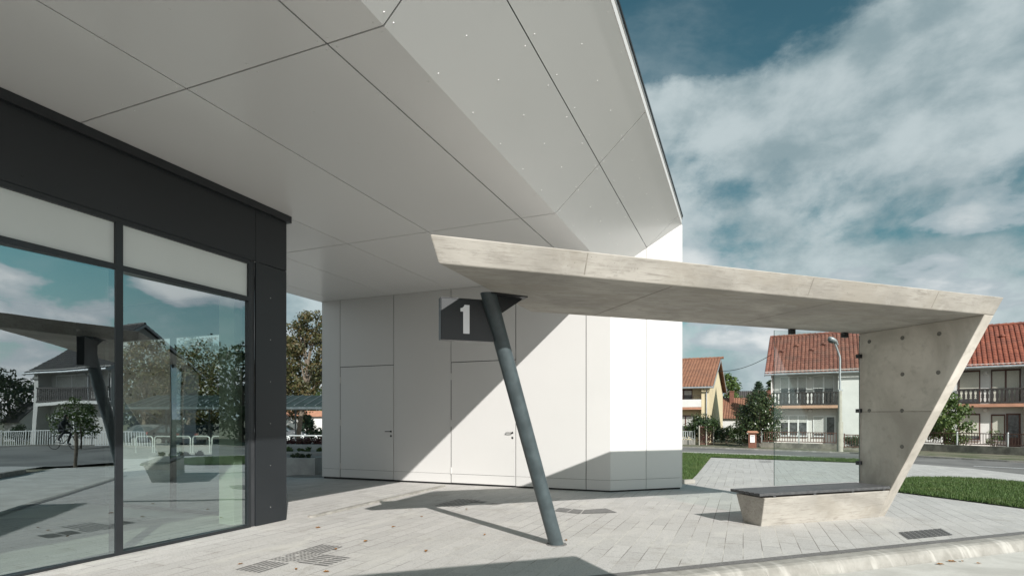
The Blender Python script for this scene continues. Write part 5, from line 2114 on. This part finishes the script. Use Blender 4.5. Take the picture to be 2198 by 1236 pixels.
def car(name, label, paint, loc, rz):
    root = thing(name, label, 'car', loc, rz)
    prof = [(-2.05, 0.32), (-2.1, 0.62), (-2.0, 0.92), (-1.85, 1.02), (-1.25, 1.44), (-0.2, 1.49), (0.45, 1.40), (1.05, 0.98), (1.75, 0.88), (2.02, 0.72), (2.08, 0.40), (1.95, 0.26), (-1.95, 0.26)]
    mb = MB()
    n = len(prof)
    secs = []
    for yy, ins, top in ((-0.86, 0.05, 0.96), (-0.80, 0.0, 0.985), (0.80, 0.0, 0.985), (0.86, 0.05, 0.96)):
        secs.append([(x * (1 - ins * 0.2), yy * (0.80 if z > 1.1 else 1.0), 0.26 + (z - 0.26) * (top if ins else 1)) for x, z in prof])
    b = 0
    for s in secs:
        mb.v += s
    for j in range(3):
        for i in range(n):
            k = (i + 1) % n
            mb.f.append((j * n + i, j * n + k, (j + 1) * n + k, (j + 1) * n + i))
            mb.m.append(0)
    mb.f.append(tuple(range(n)))
    mb.f.append(tuple(range(4 * n - 1, 3 * n - 1, -1)))
    mb.m += [0, 0]
    mb.build('body', paint, root, bevel=0.03)
    for s in (-1, 1):
        mb = MB()
        y = 0.872 * s
        q = [(-1.45, 0.90, 0.0), (-1.15, 1.36, 1.0), (0.35, 1.34, 1.0), (0.85, 0.92, 0.0)]
        mb.ext([(x, s * (0.872 - 0.162 * t), z) for x, z, t in q], (0, -s * 0.02, 0))
        mb.build('side_window', 'pane', root)
    mb = MB()
    mb.ext([(-1.86, -0.60, 1.035), (-1.86, 0.60, 1.035), (-1.36, 0.54, 1.38), (-1.36, -0.54, 1.38)], (-0.03, 0, 0.04))
    mb.build('rear_window', 'pane', root)
    mb = MB()
    mb.ext([(0.98, -0.62, 1.04), (0.98, 0.62, 1.04), (0.50, 0.54, 1.38), (0.50, -0.54, 1.38)], (0.03, 0, 0.03))
    mb.build('windscreen', 'pane', root)
    for s in (-1, 1):
        mb = MB()
        mb.box(-2.115, -2.02, s * 0.66 - 0.12, s * 0.66 + 0.12, 0.74, 0.92)
        mb.build('tail_light', 'lamp_red', root)
        mb = MB()
        mb.box(1.92, 2.06, s * 0.62 - 0.16, s * 0.62 + 0.16, 0.60, 0.74)
        mb.build('headlight', 'upvc', root)
    mb = MB()
    mb.box(-2.125, -2.09, -0.26, 0.26, 0.58, 0.69)
    mb.build('number_plate', 'white_paint', root)
    for x in (-1.28, 1.30):
        for s in (-1, 1):
            mb = MB()
            mb.tube([(x, s * 0.70, 0.31), (x, s * 0.885, 0.31)], 0.31, 16)
            w = mb.build('wheel', 'tyre', root)
            mb = MB()
            mb.tube([(x, s * 0.884, 0.31), (x, s * 0.892, 0.31)], 0.19, 12)
            mb.build('rim', 'metal', w)
    return root


build_back()


# ------------------------------------------------------------------ cyclist, mirrored in the left pane
def figure(parent, joints, bones, mat_ranges):
    me = bpy.data.meshes.new('body')
    names = list(joints)
    me.from_pydata([joints[n][0] for n in names], [(names.index(a), names.index(b)) for a, b in bones], [])
    ob = bpy.data.objects.new('body', me)
    COL.objects.link(ob)
    ob.parent = parent
    for m in ('cloth_dark', 'skin', 'jean'):
        me.materials.append(MT[m])
    sk = ob.modifiers.new('skin', 'SKIN')
    sk.use_smooth_shade = True
    for i, n in enumerate(names):
        v = me.skin_vertices[0].data[i]
        v.radius = (joints[n][1], joints[n][2] if len(joints[n]) > 2 else joints[n][1])
        v.use_root = (n == 'pelvis')
    ss = ob.modifiers.new('sub', 'SUBSURF')
    ss.levels = 1
    ss.render_levels = 2
    return ob


def build_cyclist():
    p = M(140, 30.2)
    d = M(141, 30.2) - p
    rz = math.atan2(d.y, d.x)
    z = gz(p.x, p.y) - 0.088
    bike = thing('bicycle', 'dark bicycle under the rider, mirrored in the left window pane', 'bicycle', (p.x, p.y, z), rz)
    for x in (-0.52, 0.52):
        mb = MB()
        pts = [(x + 0.33 * math.cos(t * math.pi / 12), 0, 0.345 + 0.33 * math.sin(t * math.pi / 12)) for t in range(25)]
        mb.tube(pts, 0.016, 6, cap=False)
        w = mb.build('wheel', 'tyre', bike)
        mb = MB()
        for k in range(8):
            t = k * math.pi / 8
            mb.tube([(x - 0.32 * math.cos(t), 0, 0.345 - 0.32 * math.sin(t)), (x + 0.32 * math.cos(t), 0, 0.345 + 0.32 * math.sin(t))], 0.002, 4)
        mb.build('spoke', 'metal', w)
    mb = MB()
    bb, st, hd = (-0.05, 0, 0.30), (-0.18, 0, 0.82), (0.34, 0, 0.86)
    for a, b in ((bb, st), (bb, (0.37, 0, 0.74)), ((-0.16, 0, 0.76), hd), (bb, (-0.52, 0, 0.345)), ((-0.17, 0, 0.78), (-0.52, 0, 0.345)), (hd, (0.52, 0, 0.345)), (hd, (0.31, 0, 1.0))):
        mb.tube([a, b], 0.016, 6)
    mb.build('frame', 'car_black', bike)
    mb = MB()
    mb.tube([(0.22, -0.28, 1.04), (0.33, -0.18, 1.03), (0.33, 0.18, 1.03), (0.22, 0.28, 1.04)], 0.013, 6)
    mb.build('handlebar', 'metal', bike)
    mb = MB()
    mb.ball((-0.2, 0, 0.88), 0.12, 10, 6, (1.2, 0.8, 0.35))
    mb.build('saddle', 'black', bike)
    mb = MB()
    mb.tube([(-0.05, -0.10, 0.30), (-0.05, -0.11, 0.30), (0.10, -0.11, 0.22)], 0.012, 6)
    mb.tube([(-0.05, 0.10, 0.30), (-0.05, 0.11, 0.30), (-0.20, 0.11, 0.38)], 0.012, 6)
    mb.build('crank', 'metal', bike)
    rd = thing('person', 'rider in dark clothes on the bicycle, mirrored in the left window pane', 'person', (p.x, p.y, z), rz)
    J = {'pelvis': ((-0.20, 0, 0.98), 0.15, 0.12), 'waist': ((-0.13, 0, 1.16), 0.14, 0.11), 'chest': ((-0.02, 0, 1.36), 0.165, 0.12), 'neck': ((0.06, 0, 1.52), 0.055), 'headb': ((0.09, 0, 1.60), 0.08), 'head': ((0.11, 0, 1.70), 0.095), 'headt': ((0.11, 0, 1.78), 0.06)}
    for s, nm in ((-1, 'r'), (1, 'l')):
        J['sh' + nm] = ((0.02, 0.17 * s, 1.42), 0.065)
        J['el' + nm] = ((0.12, 0.26 * s, 1.20), 0.045)
        J['wr' + nm] = ((0.24, 0.26 * s, 1.07), 0.032)
        J['ha' + nm] = ((0.27, 0.25 * s, 1.06), 0.036)
        k = (0.26, 0.11 * s, 0.84) if s < 0 else (0.16, 0.11 * s, 0.96)
        an = (0.05, 0.13 * s, 0.32) if s < 0 else (-0.20, 0.13 * s, 0.48)
        J['hi' + nm] = ((-0.15, 0.09 * s, 0.96), 0.095)
        J['kn' + nm] = (k, 0.062)
        J['an' + nm] = (an, 0.042)
        J['to' + nm] = ((an[0] + 0.16, an[1], an[2] - 0.06), 0.035)
    B = [('pelvis', 'waist'), ('waist', 'chest'), ('chest', 'neck'), ('neck', 'headb'), ('headb', 'head'), ('head', 'headt')]
    for nm in 'rl':
        B += [('chest', 'sh' + nm), ('sh' + nm, 'el' + nm), ('el' + nm, 'wr' + nm), ('wr' + nm, 'ha' + nm), ('pelvis', 'hi' + nm), ('hi' + nm, 'kn' + nm), ('kn' + nm, 'an' + nm), ('an' + nm, 'to' + nm)]
    figure(rd, J, B, None)
    mb = MB()
    mb.ball((0.095, 0, 1.745), 0.112, 12, 8, (1, 0.9, 0.85))
    mb.build('hair', 'hair', rd, smooth=True)
    mb = MB()
    mb.ball((0.195, 0, 1.665), 0.05, 10, 6, (0.6, 0.95, 1.5))
    mb.build('face', 'skin', rd, smooth=True)


build_cyclist()


# ------------------------------------------------------------------ fallen leaves
def fallen():
    spots = [(683, 1133), (845, 1131), (785, 1162), (516, 1211), (905, 1109), (915, 1183), (2044, 1206), (2066, 1205), (2018, 1212), (2101, 1210), (636, 1222), (720, 1179), (1041, 1148), (1215, 1160), (700, 1228), (1001, 1093)]
    rnd = random.Random(5)
    for i, (u, v) in enumerate(spots):
        p = G(u, v)
        if u > 1900 and v > 1200:
            k = (u - CU) / FPX
            y = (EYE + 0.17) / ((v - HV) / FPX)
            p = Vector((k * y, y, gz(k * y, y) - 0.124))
        mb = MB()
        s = rnd.uniform(0.022, 0.042)
        out = [(-1.2, 0), (-0.5, 0.55), (0.0, 0.42), (0.4, 0.62), (0.65, 0.25), (1.2, 0.0), (0.65, -0.3), (0.35, -0.6), (0.0, -0.4), (-0.55, -0.5)]
        c = len(mb.v)
        for x, y in out:
            mb.v.append((x * s, y * s, 0.004 + abs(y) * s * 0.55 + rnd.random() * 0.006))
        mb.v.append((0, 0, 0.004))
        for k in range(len(out)):
            mb.f.append((c + k, c + (k + 1) % len(out), c + len(out)))
            mb.m.append(0)
        o = mb.build('fallen_leaf', 'fallen')
        o.location = (p.x, p.y, p.z + 0.003)
        o.rotation_euler = (0, 0, rnd.uniform(0, 6.28))
        tag(o, 'dry brown leaf lying flat on the pale ground', 'leaf', 'fallen leaves scattered on the ground')


fallen()
